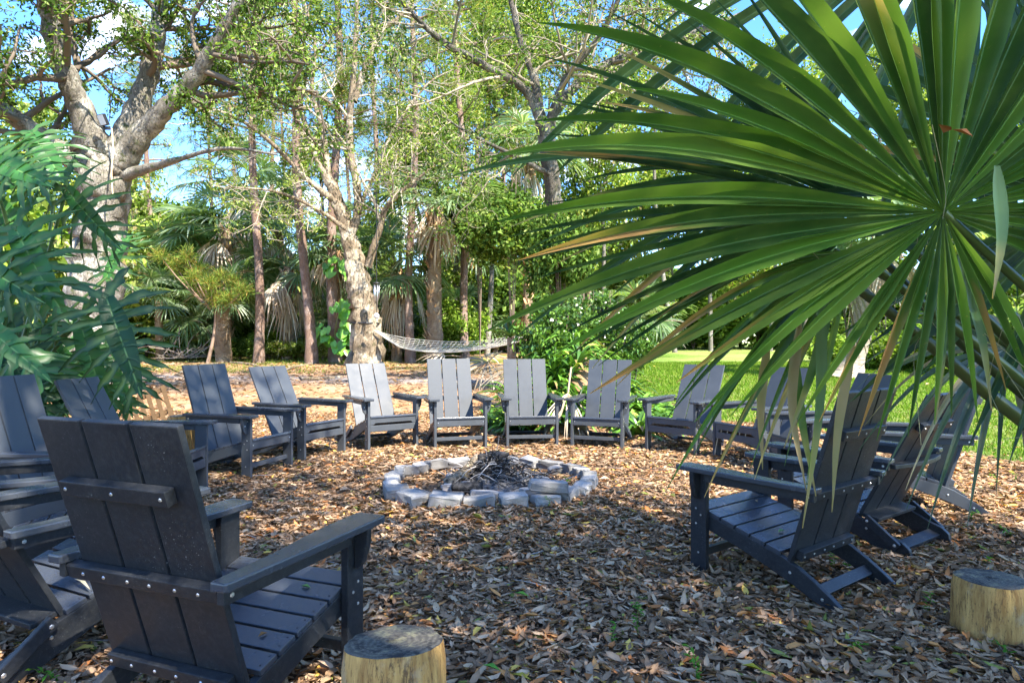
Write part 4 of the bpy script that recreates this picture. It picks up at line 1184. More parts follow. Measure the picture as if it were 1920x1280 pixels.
# ------------------------------------------------------------------ stumps
def stump(name, x, y, r, h, label, tilt=(0, 0), seed=1, cat='stump', group=None):
    rg = np.random.default_rng(seed)
    root = empty(name, (x, y, float(ground_z(x, y)) - .01), 0, label, cat, group)
    seg = 40; rows = 9
    a = np.arange(seg) / seg * 2 * PI
    prof = 1 + .03 * np.cos(2 * a + seed) + .025 * np.cos(3 * a + 1.3 * seed) + .012 * np.cos(7 * a)
    z = np.linspace(-.03, h, rows)
    rr = r * prof[None] * (1 + .05 * (1 - z / h)[:, None]) + rg.normal(0, .0012, (rows, seg))
    rr[-1] -= .006
    V = np.stack([rr * np.cos(a), rr * np.sin(a), np.repeat(z[:, None], seg, 1)], -1)
    V[..., 2] += (z / h).clip(0, 1)[:, None] * (V[..., 0] * tilt[0] + V[..., 1] * tilt[1])
    i = np.arange(rows - 1)[:, None] * seg; j = np.arange(seg)[None]; j2 = (j + 1) % seg
    Q = np.stack([i + j, i + j2, i + seg + j2, i + seg + j], -1).reshape(-1, 4)
    nb = NB(); nb.add(V.reshape(-1, 3), Q); nb.build('stump_side', M['stump_side'], root, True)
    nb = NB(); rings = [1, .93, .75, .5, .25, .0001]
    W_ = np.stack([V[-1] * [q, q, 1] for q in rings])
    for k, q in enumerate(rings):
        xy = V[-1][:, :2] * q
        W_[k, :, 2] = h + xy[:, 0] * tilt[0] + xy[:, 1] * tilt[1] + (0.003 if k else 0) + rg.normal(0, .0012, seg)
    i = np.arange(len(rings) - 1)[:, None] * seg
    Q = np.stack([i + j, i + j2, i + seg + j2, i + seg + j], -1).reshape(-1, 4)
    nb.add(W_.reshape(-1, 3), Q); nb.build('cut_face', M['stump_top'], root, True)
    return root
stump('tree_stump', -.332, 1.83, .140, .40, 'peeled yellow log stump with a dark cut top beside the nearest chair', (.05, -.10), 1)
stump('tree_stump', 1.985, 2.70, .136, .245, 'squat peeled stump at the lower right corner', (.0, -.03), 4)
g = at(350, 800, 6.55)
stump('tree_stump', g[0], 6.55, .17, .49, 'weathered stump behind the chairs on the left, half hidden by a chair arm', (.06, 0), 7)

# pallet leaning by the oak
b = at(300, 800, 7.3)
root = empty('wooden_pallet', (b[0] - .02, 7.3, 0.02), R(20), 'slatted wooden pallet leaning against the plants behind the left chairs', 'pallet')
for k in range(6):
    x = -.40 + k * .15
    link('slat', part_mesh('slat', [box(x, x + .075, -.012, .012, 0, .95)], M['pallet'], .002), root)
for z in (.08, .48, .86):
    link('crossbar', part_mesh('crossbar', [box(-.43, .43, .013, .05, z, z + .07)], M['pallet'], .002), root)
root.rotation_euler = (R(-16), R(-22), R(8)); root.scale = (.60, .66, .70)

# flood light on the big oak, cable below it
b = at(193, 225, 11.55)
root = empty('flood_light', tuple(b), 0, 'small black flood light strapped in the fork of the big oak', 'flood light')
h_ = link('housing', part_mesh('housing', [box(-.065, .065, -.05, .05, -.10, .10)], M['black'], .012), root); h_.rotation_euler = (R(20), R(-14), 0)
h_ = link('lens', part_mesh('lens', [box(-.05, .05, -.058, -.051, -.085, .085)], M['lens'], .002), root); h_.rotation_euler = (R(20), R(-14), 0)
link('bracket', part_mesh('bracket', [box(-.02, .10, .03, .06, -.16, -.10)], M['black'], .004), root)
nb = NB(); tube(nb, spline([(.06, .15, -.1), (.12, .1, -.5), (.10, .08, -.9), (.14, .05, -1.3)], 12), .014, 6, (.55, .45, .30)); nb.build('cable', M['wood'], root)

# wind chime and white disc by the gnarled oak
b = at(706, 532, 20.6)
root = empty('wind_chime', tuple(b), 0, 'tubular metal wind chime hanging right of the gnarled oak trunk', 'wind chime')
nb = NB(); tube(nb, [(0, 0, 0), (0, 0, .02), (0, 0, .04)], .11, 14, (.3, .3, .3), 0, None, True); nb.build('top_plate', M['black'], root)
nb = NB(); tube(nb, [(0, 0, .04), (0.0, 0, .8), (0, 0, 2.9)], .012, 4, (.3, .3, .3)); nb.build('cord', M['black'], root)
for k in range(6):
    a = k / 6 * 2 * PI; nb = NB(); tube(nb, [(.08 * math.cos(a), .08 * math.sin(a), -.04), (.08 * math.cos(a), .08 * math.sin(a), -.45 - .05 * k)], .016, 8, (.5, .5, .5), 0, None, True)
    nb.build('chime_tube', M['chime'], root, True)
b = at(706, 592, 20.5)
nb = NB(); tube(nb, [(0, -.02, 0), (0, 0, 0), (0, .02, 0)], .085, 18, (.6, .6, .6), 0, None, True)
root = empty('hanging_disc', tuple(b), 0, 'small round white disc hanging under the wind chime', 'ornament'); nb.build('disc', M['white'], root)
nb = NB(); tube(nb, [(0, 0, .08), (0, 0, .3), (0, 0, .55)], .008, 4); nb.build('cord', M['black'], root)

# hammock
A = at(700, 618, 21.2); Bp = at(1030, 616, 16.6)
S0 = at(752, 650, 20.4); S1 = at(972, 641, 17.4)
root = empty('rope_hammock', tuple((A + Bp) / 2), 0, 'cream rope hammock slung between the gnarled oak and the plant bed', 'hammock')
O_ = (A + Bp) / 2
nb = NB()
nl, nc = 15, 28
axis_h = norm((S1 - S0) * [1, 1, 0]); sideh = np.array([-axis_h[1], axis_h[0], 0])
def bed(u, v):
    """u along 0..1, v across -1..1"""
    p = S0 + (S1 - S0) * u; sag = -.20 * 4 * u * (1 - u)
    wv_ = .10 + .46 * min(1.0, math.sin(PI * min(max(u * .92 + .08, .0), .78)) ** .5) if u < .5 else .62
    wv_ = .08 + .54 * (1 - (1 - u) ** 3)
    return p + sideh * v * wv_ + np.array([0, 0, sag + .16 * v * v + v * .13])
for k in range(nl):
    v = -1 + 2 * k / (nl - 1)
    tube(nb, [bed(u, v) - O_ for u in np.linspace(0, 1, 18)], .0065, 4)
for k in range(nc):
    u = (k + .5) / nc
    tube(nb, [bed(u, v) - O_ for v in np.linspace(-1, 1, 9)], .005, 3)
o = nb.build('net', M['rope'], root)
nb = NB()
for v in np.linspace(-1, 1, 11):
    tube(nb, [A - O_, (A + bed(0, v)) / 2 - O_ + [0, 0, -.03], bed(0, v) - O_], .009, 4)
nb.build('clew_ropes', M['rope'], root)
nb = NB()
for v in np.linspace(-1, 1, 11): tube(nb, [bed(1, v) - O_, (Bp + bed(1, v)) / 2 - O_ + [0, 0, -.02], Bp - O_], .009, 4)
nb.build('clew_ropes', M['rope'], root)
nb = NB(); tc_ = at(684, 606, 21.5) - O_
tube(nb, [tc_ + np.array([math.cos(a) * .47, math.sin(a) * .47, 0]) for a in np.linspace(0, 2 * PI, 22)], .03, 6); nb.build('tree_strap', M['black'], root)

# ------------------------------------------------------------------ bed of strap leaved plants behind the sunlit chairs
rng = np.random.default_rng(71)
def rosette(rng, nl_, L, w, pal, up=.9, droop=.55):
    nb = NB()
    for k in range(nl_):
        a = k * 2.399 + rng.normal(0, .2); e = rng.uniform(.25, 1.35) * up
        d = np.array([math.cos(a) * math.cos(e), math.sin(a) * math.cos(e), math.sin(e)])
        s = np.array([-math.sin(a), math.cos(a), 0]); n_ = 7
        t = np.linspace(0, 1, n_); l = L * rng.uniform(.65, 1.15); ww = w * rng.uniform(.8, 1.2)
        P = d * (t * l)[:, None] + np.array([0, 0, -1]) * (droop * l * t ** 2.4)[:, None] + np.array([math.cos(a), math.sin(a), 0]) * (.2 * l * t ** 2)[:, None]
        W2 = ww * np.sin(np.clip(t * .93 + .07, 0, 1) * PI) ** .55 * .5
        up_ = norm(np.cross(s, d)) * -1
        V = np.stack([P - s * W2[:, None] + up_ * W2[:, None] * .5, P, P + s * W2[:, None] + up_ * W2[:, None] * .5], 1).reshape(-1, 3)
        i = np.arange(n_ - 1)[:, None] * 3
        Q = np.concatenate([i + [0, 1, 4, 3], i + [1, 2, 5, 4]])
        c = pick(rng, pal, 1, .18)[0]; C = np.tile(c, (n_ * 3, 1)); C[1::3] *= 1.2
        if rng.random() < .12: C[-6:] = (.30, .20, .08)
        nb.add(V, Q, None, C)
    return nb
SP = [(.055, .135, .018, 3), (.09, .21, .025, 3), (.15, .29, .035, 1.6), (.035, .08, .014, 1.5), (.30, .36, .06, .3)]
ROS = [rosette(rng, 26, .62, .062, SP).mesh('strap_leaves', M['gloss_leaf']), rosette(rng, 22, .52, .055, SP, 1.0, .7).mesh('strap_leaves', M['gloss_leaf']), rosette(rng, 30, .70, .055, SP, .95, .6).mesh('strap_leaves', M['gloss_leaf'])]
bedspots = []
for k in range(64):
    t = rng.uniform(0, 1); x = -.05 + 2.4 * t + rng.normal(0, .12); y = 9.0 + rng.uniform(0, 2.6) * (1 - .5 * t)
    bedspots.append((x, y))
bedspots += [(-.30, 9.1), (-.1, 8.85), (.15, 8.75), (.6, 8.7), (.72, 8.95), (1.05, 9.0), (1.75, 8.6), (1.95, 8.75), (2.2, 9.0), (1.5, 8.85), (2.35, 9.4), (1.9, 9.2), (.62, 9.3), (2.5, 9.7), (1.65, 8.35)]
first = None
for i, (x, y) in enumerate(bedspots):
    mound = 1.15 * math.exp(-((x - .95) / .75) ** 2) * math.exp(-((y - 10.3) / 1.0) ** 2)
    z = float(ground_z(x, y)) + mound
    root = empty('strap_leaf_plant', (x, y, z), 0, 'glossy green strap leaved bromeliad in the bed behind the sunlit chairs', 'plant', 'strap leaved plants in the bed')
    o = link('leaves', ROS[i % 3], root); o.rotation_euler = (rng.normal(0, .15), rng.normal(0, .15), rng.uniform(0, 6)); s = rng.uniform(.75, 1.2); o.scale = (s, s, s * 1.1)
# earth mound under the bed
nb = NB(); n = 24; u = np.linspace(-1, 1, n); UX, UY = np.meshgrid(u, u); bx_ = .95 + UX * 1.9; by_ = 10.3 + UY * 1.9
H = 1.15 * np.exp(-((bx_ - .95) / .75) ** 2) * np.exp(-((by_ - 10.3) / 1.0) ** 2) + ground_z(bx_, by_) - .05 + rng.normal(0, .02, UX.shape)
idx = np.arange(n * n).reshape(n, n)
nb.add(np.stack([bx_, by_, H], -1).reshape(-1, 3), np.stack([idx[:-1, :-1], idx[:-1, 1:], idx[1:, 1:], idx[1:, :-1]], -1).reshape(-1, 4))
o = nb.build('planting_mound', M['ground'], None, True); tag(o, kind='structure')
# shrubs rising out of the bed
cm = clump_mesh(rng, 40, 5200, 1.0, .13, [(.05, .11, .016, 3), (.08, .17, .025, 3), (.14, .24, .04, 1.5)]).mesh('foliage', M['gloss_leaf'])
for px, py, d, s, lab in ((1040, 640, 10.8, .75, 'dark leafy shrub rising from the middle of the strap leaved bed'), (1110, 610, 11.2, .6, 'upright leafy shrub behind the fan leaf tips at the bed'), (1180, 650, 10.9, .5, 'small leafy shrub at the right of the strap leaved bed')):
    c = at(px, py, d); zb = float(ground_z(c[0], c[1]))
    root = empty('bed_shrub', (c[0], c[1], zb), 0, lab, 'shrub')
    o = link('foliage', cm, root); o.location = (0, 0, c[2] - zb); o.scale = (s, s * .8, s); o.rotation_euler = (0, 0, rng.uniform(0, 6))
    o = link('stems', STEM, root); o.location = (0, 0, c[2] - zb); o.scale = (s, s, c[2] - zb)
# large rosette with an orange centre, above the hammock end
b = at(957, 632, 14.2)
root = empty('giant_bromeliad', tuple(b), 0, 'big broad leaved bromeliad perched by the hammock end', 'plant')
nb = rosette(rng, 16, .60, .12, [(.07, .16, .03, 3), (.11, .22, .05, 1)], 1.1, .25); nb.build('leaves', M['gloss_leaf'], root)
nb = NB(); n = 90
leaf_cards(nb, np.tile([.10, .35, .1], (n, 1)) + rng.normal(0, .05, (n, 3)), norm(rdir(rng, n) + [0, 0, 1.5]), rdir(rng, n), rng.uniform(.25, .45, n), np.full(n, .02), pick(rng, [(.50, .20, .06, 2), (.55, .30, .10, 1)], n, .2), 0)
o = nb.build('dry_orange_needles', M['dry_leaf']); o.location = tuple(b); tag(o, 'tuft of dry orange needles behind the big bromeliad', 'needle tuft')
nb = NB(); tube(nb, [(0, 0, -1.4), (.05, 0, -.7), (0, 0, 0)], [.14, .11, .09], 8, (.3, .25, .2), .08, rng); nb.build('stem', M['palm_bark'], root, True)

# dead fronds on the ground
def dead_frond(loc, ax, nn, r, label, seed, spread=R(160)):
    rg = np.random.default_rng(seed); nb = NB()
    tn = .45 if seed in (2, 3) else 1.0
    fan(nb, rg, (0, 0, 0), ax, nn, r, 20, spread, .05, .35, [(.44 * tn, .36 * tn, .27 * tn), (.34 * tn, .27 * tn, .19 * tn), (.50 * tn, .44 * tn, .34 * tn)], .35, 5, 0, 0, cup=.18, jitter=.12, tipvar=.2)
    tube(nb, spline([(0, 0, 0), -np.array(ax) * r * .3 + [0, 0, .02], -np.array(ax) * r * .6], 5), .014, 5, (.40, .31, .20))
    o = nb.build('dead_palm_frond', M['dry_leaf']); o.location = loc; tag(o, label, 'palm frond')
dead_frond((.72, 8.35, .55), (-.15, -.5, -.85), (0, -.9, .5), .62, 'cream dried frond hanging to the ground between the two sunlit chairs', 1, R(90))
dead_frond(tuple(at(915, 678, 14.5)), (-.6, -.5, -.45), (0, -.7, .7), .85, 'grey brown dead frond drooping under the hammock', 2, R(150))
dead_frond(tuple(at(965, 690, 14.0)), (-.8, -.4, -.35), (0, -.6, .8), .8, 'second dead frond beside the strap leaved bed', 3, R(140))
dead_frond(tuple(at(835, 664, 23) + [0, 0, -.05]), (-.8, -.3, .05), (0, -.2, 1), 1.1, 'pale dead frond at the foot of the booted palm', 4, R(150))
dead_frond(tuple(at(905, 668, 24) + [0, 0, .0]), (.8, -.3, .05), (0, -.2, 1), 1.0, 'pale dead frond on the ground behind the hammock', 5, R(150))
# tangle of dead vine at the left edge of the woods
nb = NB(); rg = np.random.default_rng(6)
for k in range(26):
    p = at(335 + rg.normal(0, 10), 648, 24.5); p[2] = .6
    q = p + rg.normal(0, .5, 3) * [1, .5, .1] + [0, 0, rg.uniform(0, .5)]; r_ = q + rg.normal(0, .4, 3) * [1, .5, 1]; r_[2] = max(r_[2], .62)
    tube(nb, spline([p, q, r_], 8), .014, 4, pick(rg, [(.30, .25, .21), (.22, .18, .15)], 1)[0])
o = nb.build('dead_vine_tangle', M['wood']); tag(o, 'tangle of dead grey vines at the left edge of the woods', 'vine tangle')

# vine leaves on the pine
rng = np.random.default_rng(15)
def heart(nb, p, d, nrm_, L, c):
    d = norm(d); s = norm(np.cross(d, nrm_)); u_ = np.cross(s, d)
    pr = [(0, 0), (-.12, .38), (.15, .55), (.5, .48), (.8, .25), (1, 0)]
    V = [p + d * L * a + s * L * b * .9 + u_ * L * abs(b) * .25 for a, b in pr] + [p + d * L * a - s * L * b * .9 + u_ * L * abs(b) * .25 for a, b in pr[1:5]]
    nb.add(np.array(V), None, [(0, k, k + 1) for k in range(1, 5)] + [(0, 7, 6)[::1], (0, 8, 7), (0, 9, 8), (0, 5, 9)], c)
nb = NB()
for px, py in ((598, 628), (610, 634), (590, 622), (640, 606), (648, 588), (645, 570), (640, 632), (652, 640), (660, 628), (646, 650), (628, 648), (612, 500), (640, 498), (645, 512), (618, 506), (636, 488), (650, 615), (605, 618), (656, 600), (632, 575)):
    for q in range(4):
        p = at(px + rng.normal(0, 5), py + rng.normal(0, 5), 23.3 + rng.normal(0, .15))
        heart(nb, p, norm([rng.normal(0, .5), -.4, -1]), np.array([rng.normal(0, .3), -1, .4]), rng.uniform(.22, .34), pick(rng, [(.12, .33, .03), (.20, .42, .06)], 1)[0])
tube(nb, spline([at(632, 668, 23.6), at(628, 620, 23.5), at(640, 560, 23.5), at(630, 490, 23.5)], 14), .025, 5, (.2, .2, .08))
o = nb.build('pothos_vine', M['gloss_leaf']); tag(o, 'bright green heart leaved vine climbing the pine beside the gnarled oak', 'vine')

# ------------------------------------------------------------------ split leaf plant on the left
def phil_leaf(rng, L):
    nb = NB(); tone = rng.choice([.6, .85, 1.0, 1.5, 2.2])
    cmid = np.array((.16, .29, .09)); cb = np.array((.020, .085, .020)); ce = np.array((.014, .062, .016)); cb = cb * tone * (1 + .25 * (tone > 1.3), 1, .9); ce = ce * tone
    def pt_(x, y, w=0.0): return (x, y, -.22 * L * (max(y, 0) / L) ** 2 - .16 * L * (x / (.5 * L)) ** 2 + w)
    rows = []
    for k in range(17):
        t = k / 16; y = (-.02 + 1.02 * t) * L; hw = L * (.125 * math.sin(min(t * .9 + .12, 1) * PI) ** .7 + .004) * (1 - .25 * t)
        rows.append([pt_(-hw, y, .006 * L), pt_(-.010 * L, y, .002 * L), pt_(0, y, -.006 * L), pt_(.010 * L, y, .002 * L), pt_(hw, y, .006 * L)])
    V = np.array(rows).reshape(-1, 3); i = np.arange(16)[:, None] * 5
    Q = np.concatenate([i + [j, j + 1, j + 6, j + 5] for j in range(4)])
    nb.add(V, Q, None, np.tile([cb, cb * 1.3, cmid, cb * 1.3, cb], (17, 1)))
    for s in (-1, 1):
        nl = 8
        for k in range(nl):
            t = k / (nl - 1)
            y0 = (.0 + .84 * t) * L
            a = R(140 - 100 * t ** .75) + rng.normal(0, .11)
            ll = L * (.66 if k else .50) * rng.uniform(.88, 1.1) * (1 - .50 * t ** 1.3)
            d = np.array([s * math.sin(a), math.cos(a)]); pe = np.array([-d[1], d[0]])
            wm = L * (.088 - .030 * t) * rng.uniform(.85, 1.2)
            m_ = 14; ro = []; ph1 = rng.uniform(0, 1); ph2 = rng.uniform(0, 1)
            for j in range(m_ + 1):
                u = j / m_
                env = (1 - u ** 2.2) * (.75 + .5 * math.sin(u * PI)) * wm
                saw1 = .45 + .95 * ((u * 2.3 + ph1) % 1.0) * (u > .18); saw2 = .45 + .95 * ((u * 2.3 + ph2) % 1.0) * (u > .18)
                if u < .2: saw1 = saw2 = 1.25 - u * 2
                bend = .16 * ll * u * u
                c = np.array([0, y0]) + d * ll * u + np.array([0, 1]) * bend * (1 if k < 6 else .3)
                wv = .010 * L * math.sin(u * 9 + k * 1.7 + s)
                l_ = c - pe * env * .5 * saw1; r_ = c + pe * env * .5 * saw2
                ro.append([pt_(*l_, .010 * L + wv), pt_(*c, -.004 * L), pt_(*r_, .010 * L - wv)])
            V = np.array(ro).reshape(-1, 3); i = np.arange(m_)[:, None] * 3
            Q = np.concatenate([i + [0, 1, 4, 3], i + [1, 2, 5, 4]])
            C = np.tile([ce * 1.15, cmid * .45, cb], (m_ + 1, 1)) * rng.uniform(.85, 1.2)
            C[1::3] *= np.linspace(1.2, .5, m_ + 1)[:, None]
            nb.add(V, Q, None, C)
    return nb
rng = np.random.default_rng(91)
PHL = [phil_leaf(rng, 1.0).mesh('leaf_blade', M['phil_leaf'], False) for _ in range(6)]
base = np.array([-4.6, 5.6, .1])
root = empty('split_leaf_philodendron', tuple(base), 0, 'large split leaf plant with deeply lobed dark green leaves at the left edge', 'plant')
def basis(o, p, tipdir, nrm_, s):
    y = Vector(norm(tipdir)); z = Vector(norm(nrm_)); x = y.cross(z).normalized(); z = x.cross(y).normalized()
    mtx = Matrix((x, y, z)).transposed().to_4x4()
    o.matrix_local = Matrix.Translation(Vector(p)) @ mtx @ Matrix.Diagonal((s, s, s, 1))
LEAVES = [  # base px, py, d ; tip px, py, d ; size
    ((30, 430, 4.9), (112, 610, 4.6), .88), ((125, 355, 5.2), (215, 480, 5.0), .70), ((200, 560, 4.8), (262, 735, 4.6), .78),
    ((-20, 300, 5.1), (105, 330, 4.6), .80), ((60, 250, 5.5), (130, 345, 5.0), .75), ((-60, 590, 4.6), (70, 680, 4.5), .75),
    ((150, 600, 5.4), (190, 770, 5.3), .80), ((-60, 480, 4.8), (60, 560, 4.5), .70),
    ((10, 640, 5.2), (60, 760, 5.0), .8),
    ((-30, 700, 5.0), (20, 800, 4.8), .8), ((200, 520, 6.0), (235, 420, 6.2), .6), ((0, 380, 5.7), (60, 480, 5.6), .8), 
    ((-80, 350, 5.5), (-10, 280, 5.2), .8), ((-30, 640, 6.2), (40, 700, 6.2), .8), ((60, 660, 6.3), (110, 760, 6.2), .7), ((140, 640, 6.4), (230, 690, 6.3), .6), ((-40, 720, 6.0), (70, 760, 6.0), .8), ((215, 690, 6.0), (250, 790, 5.9), .5), ((150, 700, 6.5), (180, 780, 6.4), .6), ((110, 300, 6.0), (40, 330, 5.8), .6), ((-20, 540, 6.0), (40, 640, 5.9), .8), ((90, 640, 6.1), (160, 720, 6.1), .7), ((205, 640, 6.0), (250, 700, 6.0), .5),
]
for i, (b_, t_, s_) in enumerate(LEAVES):
    p = at(*b_); q = at(*t_)
    d_ = norm(q - p)
    n_ = norm(np.array([rng.normal(.10, .38), -.85, .45 + rng.normal(0, .3)]))
    o = link('leaf', PHL[i % 6], root); basis(o, p - base, d_, n_, s_ * rng.uniform(.92, 1.08))
    nb = NB(); st = base + rng.normal(0, .15, 3) * [1, 1, 0]
    mid = (st + p) / 2 + [0, .1, .25]
    tube(nb, spline([st - base, mid - base, p - base], 10), np.linspace(.022, .012, 10), 6, (.10, .17, .05))
    nb.build('leaf_stalk', M['gloss_leaf'], root, True)

# ------------------------------------------------------------------ fan palm in the right foreground
rng = np.random.default_rng(17)
PG = [(.060, .135, .018, 3), (.090, .185, .026, 3), (.045, .10, .020, 2), (.14, .24, .04, 2)]
PB = [(.026, .068, .026, 3), (.036, .086, .030, 2), (.022, .056, .022, 2)]
base = np.array([2.35, 1.9, .25])
root = empty('fan_palm', tuple(base), 0, 'fan palm with huge pleated green leaves filling the upper right foreground', 'palm')
def frond(hub, ax, nn, r, n_, spread, wmax, droop, pal, label=None, stalk_from=None, srad=.016, seed=0, **kw):
    rg = np.random.default_rng(seed)
    nb = NB(); fan(nb, rg, hub - base, ax, nn, r, n_, spread, wmax, droop, pal, nr=kw.pop('nr', 15), **kw)
    o = nb.build('frond', M['palm_leaf'], root, True)
    if label: o['label'] = label
    if stalk_from is not None:
        nb = NB(); tube(nb, spline([np.array(stalk_from) - base, (np.array(stalk_from) + hub) / 2 - base + [0, 0, .06], hub - base], 12), np.linspace(srad * 1.3, srad * .8, 12), 8, (.085, .12, .03)); nb.build('leaf_stalk', M['gloss_leaf'], root, True)
    return o
H1 = at(1768, 398, 1.42)
frond(H1, (-.72, 0.05, .62), (.05, -1, -.12), .98, 46, R(336), .060, .24, PG, 'largest frond facing the camera', (2.1, 1.75, .55), .012, 5, split=.40, browntip=.26, cup=.05, tipvar=.07, fold=.75, bendlate=1.2, lenf=lambda d: 1 - .50 * float(smooth(.05, .95, -d[2])))
H2 = at(1640, 400, 1.95)
frond(H2, (-.95, .10, .24), (.25, -1, .1), 1.10, 28, R(112), .05, .16, PB, 'dark blue green frond behind the largest one', (2.2, 2.1, .5), .015, 6, split=.38, browntip=.3, cup=.05, tipvar=.05, fold=.7, lenf=lambda d: 1 - .45 * float(smooth(.2, .95, -d[2])))
H3 = at(1600, 470, 1.75)
frond(H3, (-.75, .02, -.62), (.15, -1, .2), .62, 13, R(75), .05, .5, PG, None, (2.2, 1.9, .4), .015, 7, split=.38, browntip=.45, cup=.05, tipvar=.14, fold=.4)
H4 = at(1830, -190, 2.3)
frond(H4, (-.78, .1, -.55), (.1, -1, .3), 1.35, 22, R(170), .05, .35, PB, None, (2.5, 2.3, .7), .014, 8, split=.45, cup=.04, fold=.35)
H5 = at(2020, 380, 1.9)
frond(H5, (-.8, .1, .35), (.2, -1, .0), .85, 26, R(220), .05, .12, PB, None, (2.5, 2.0, .6), .014, 9, split=.4, browntip=.1)
H6 = at(1885, 655, 2.6)
frond(H6, (-.93, -.1, -.25), (-.1, -.6, .8), .62, 30, R(250), .042, .75, [(.09, .13, .085), (.06, .10, .06), (.13, .15, .10)], 'drooping grey green frond at right with dead strips', (2.75, 2.3, .4), .016, 10, split=.3, dead=.30, cup=.12, tipvar=.12)
H7 = at(1565, 470, 2.3)
frond(H7, (.42, .0, -.9), (0, -1, 0), .36, 7, R(40), .045, .2, [(.20, .155, .115), (.15, .11, .085)], 'dead brown frond hanging behind the green ones', (2.5, 2.4, .7), .014, 11, split=.3, dead=.9)
H9 = at(1500, 330, 2.25)
frond(H9, (-.99, .1, .02), (.1, -1, .15), .95, 16, R(85), .045, .2, PB, None, (2.5, 2.3, .7), .014, 13, split=.38, browntip=.3, dead=.06)
# long hanging split tips
nb = NB(); rg = np.random.default_rng(19)
for px, py, px2, py2, d, c_ in ((1486, 640, 1530, 930, 1.75, 0), (1540, 520, 1505, 990, 1.6, 1), (1560, 560, 1470, 840, 1.65, 0), (1440, 640, 1430, 880, 1.8, 2), (1870, 310, 1862, 560, 1.25, 1), (1500, 600, 1512, 920, 1.7, 2), (1760, 500, 1755, 790, 1.6, 1), (1600, 640, 1560, 960, 1.7, 2), (1800, 480, 1860, 770, 1.6, 1)):
    a_ = at(px, py, d); b_ = at(px2, py2, d)
    P = spline([a_, (a_ + b_) / 2 + [rg.normal(0, .02), 0, 0], b_], 10) - base
    w = np.array([.4, .8, 1, 1, .9, .75, .6, .4, .22, .05]) * .014
    col = [(.06, .14, .03), (.07, .15, .05), (.34, .25, .14)][c_]
    V = np.stack([P - [1, 0, 0] * w[:, None], P + [0, .004, 0], P + [1, 0, 0] * w[:, None]], 1).reshape(-1, 3); i = np.arange(9)[:, None] * 3
    C = np.tile(col, (30, 1)); 
    if c_ < 2: C[18:] = (.28, .27, .09); C[24:] = (.40, .29, .15)
    nb.add(V, np.concatenate([i + [0, 1, 4, 3], i + [1, 2, 5, 4]]), None, C)
o = nb.build('hanging_strips', M['palm_leaf'], root); o['label'] = 'yellowing strips hanging from the fronds'; tag(o, kind='stuff')
# stray fibres
nb = NB()
for k in range(12):
    p = at(rg.uniform(1480, 1900), rg.uniform(180, 700), rg.uniform(1.35, 1.8)); q = p + [rg.normal(0, .06), 0, -rg.uniform(.08, .28)]
    tube(nb, spline([p, (p + q) / 2 + rg.normal(0, .07, 3), q], 10) - base, .0008, 3, (.30, .27, .13))
o = nb.build('fibres', M['wood'], root); tag(o, kind='stuff')
# petioles crossing low, and the trunk off to the side
nb = NB()
tube(nb, spline([at(1540, 490, 2.0), at(1700, 610, 2.0), at(1850, 735, 2.0), at(2000, 850, 2.0)], 14) - base, np.linspace(.014, .026, 14), 8, (.10, .12, .035))
o = nb.build('leaf_stalk', M['gloss_leaf'], root, True)
nb = NB()
tube(nb, spline([at(1650, 480, 2.1), at(1800, 640, 2.1), at(1960, 770, 2.1)], 14) - base, np.linspace(.012, .02, 14), 8, (.06, .08, .025))
o = nb.build('leaf_stalk', M['gloss_leaf'], root, True)
nb = NB()
tube(nb, np.array([(2.35, 1.9, -.02), (2.36, 1.92, .35), (2.38, 1.95, .75)]) - base, [.16, .15, .12], 12, (.25, .18, .1), .06, rng)
nb.build('trunk', M['palm_bark'], root, True)
# dry curled leaf caught in the frond
nb = NB(); n = 2
leaf_cards(nb, np.tile(at(1785, 243, 1.36), (n, 1)), norm(rdir(rg, n) + [0, 0, -.5]), rdir(rg, n), rg.uniform(.03, .05, n), np.full(n, .018), pick(rg, [(.22, .10, .05)], n), .3)
o = nb.build('caught_leaf', M['dry_leaf']); tag(o, 'curled brown oak leaf caught in the big frond', 'leaf')

# ------------------------------------------------------------------ small things
# dry leaves and a husk on the littered seat
rg = np.random.default_rng(23)
def seat_pt(ch, x, y, dz=.004):
    k, cx, cy, yaw, _, _ = ch
    zf, zb = (.365, .205) if k == 'fold' else (.345, .213)
    a = R(yaw); z = zf + y * (zf - zb) / .5 + dz + .012 + float(ground_z(cx, cy))
    return np.array([cx + x * math.cos(a) - y * math.sin(a), cy + x * math.sin(a) + y * math.cos(a), z])
nb = NB()
for k in range(16):
    p = seat_pt(CH[16], rg.uniform(.02, .20), rg.uniform(-.40, -.26), .006 + k * .002)
    leaf_cards(nb, p[None], norm(np.array([[1, rg.normal(0, .6), 0]])), np.array([[0, 0, 1.0]]) + rg.normal(0, .2, (1, 3)), rg.uniform(.07, .14), .018, pick(rg, [(.24, .34, .09), (.40, .36, .24), (.30, .25, .18), (.46, .42, .30)], 1), .2)
o = nb.build('seat_leaf_pile', M['dry_leaf']); tag(o, 'small heap of green and straw coloured leaves on the folding chair seat at lower left', kind='stuff')
nb = NB(); p = seat_pt(CH[16], .12, -.33, .03)
tube(nb, [p + [-.06, -.02, 0], p + [-.02, 0, .006], p + [.03, .01, .004], p + [.07, .03, 0]], [.006, .016, .014, .005], 8, (.50, .43, .27), .08, rg, True)
o = nb.build('seed_husk', M['wood']); tag(o, 'straw coloured seed husk lying on the leaf heap on the chair seat', 'seed husk')
nb = NB()
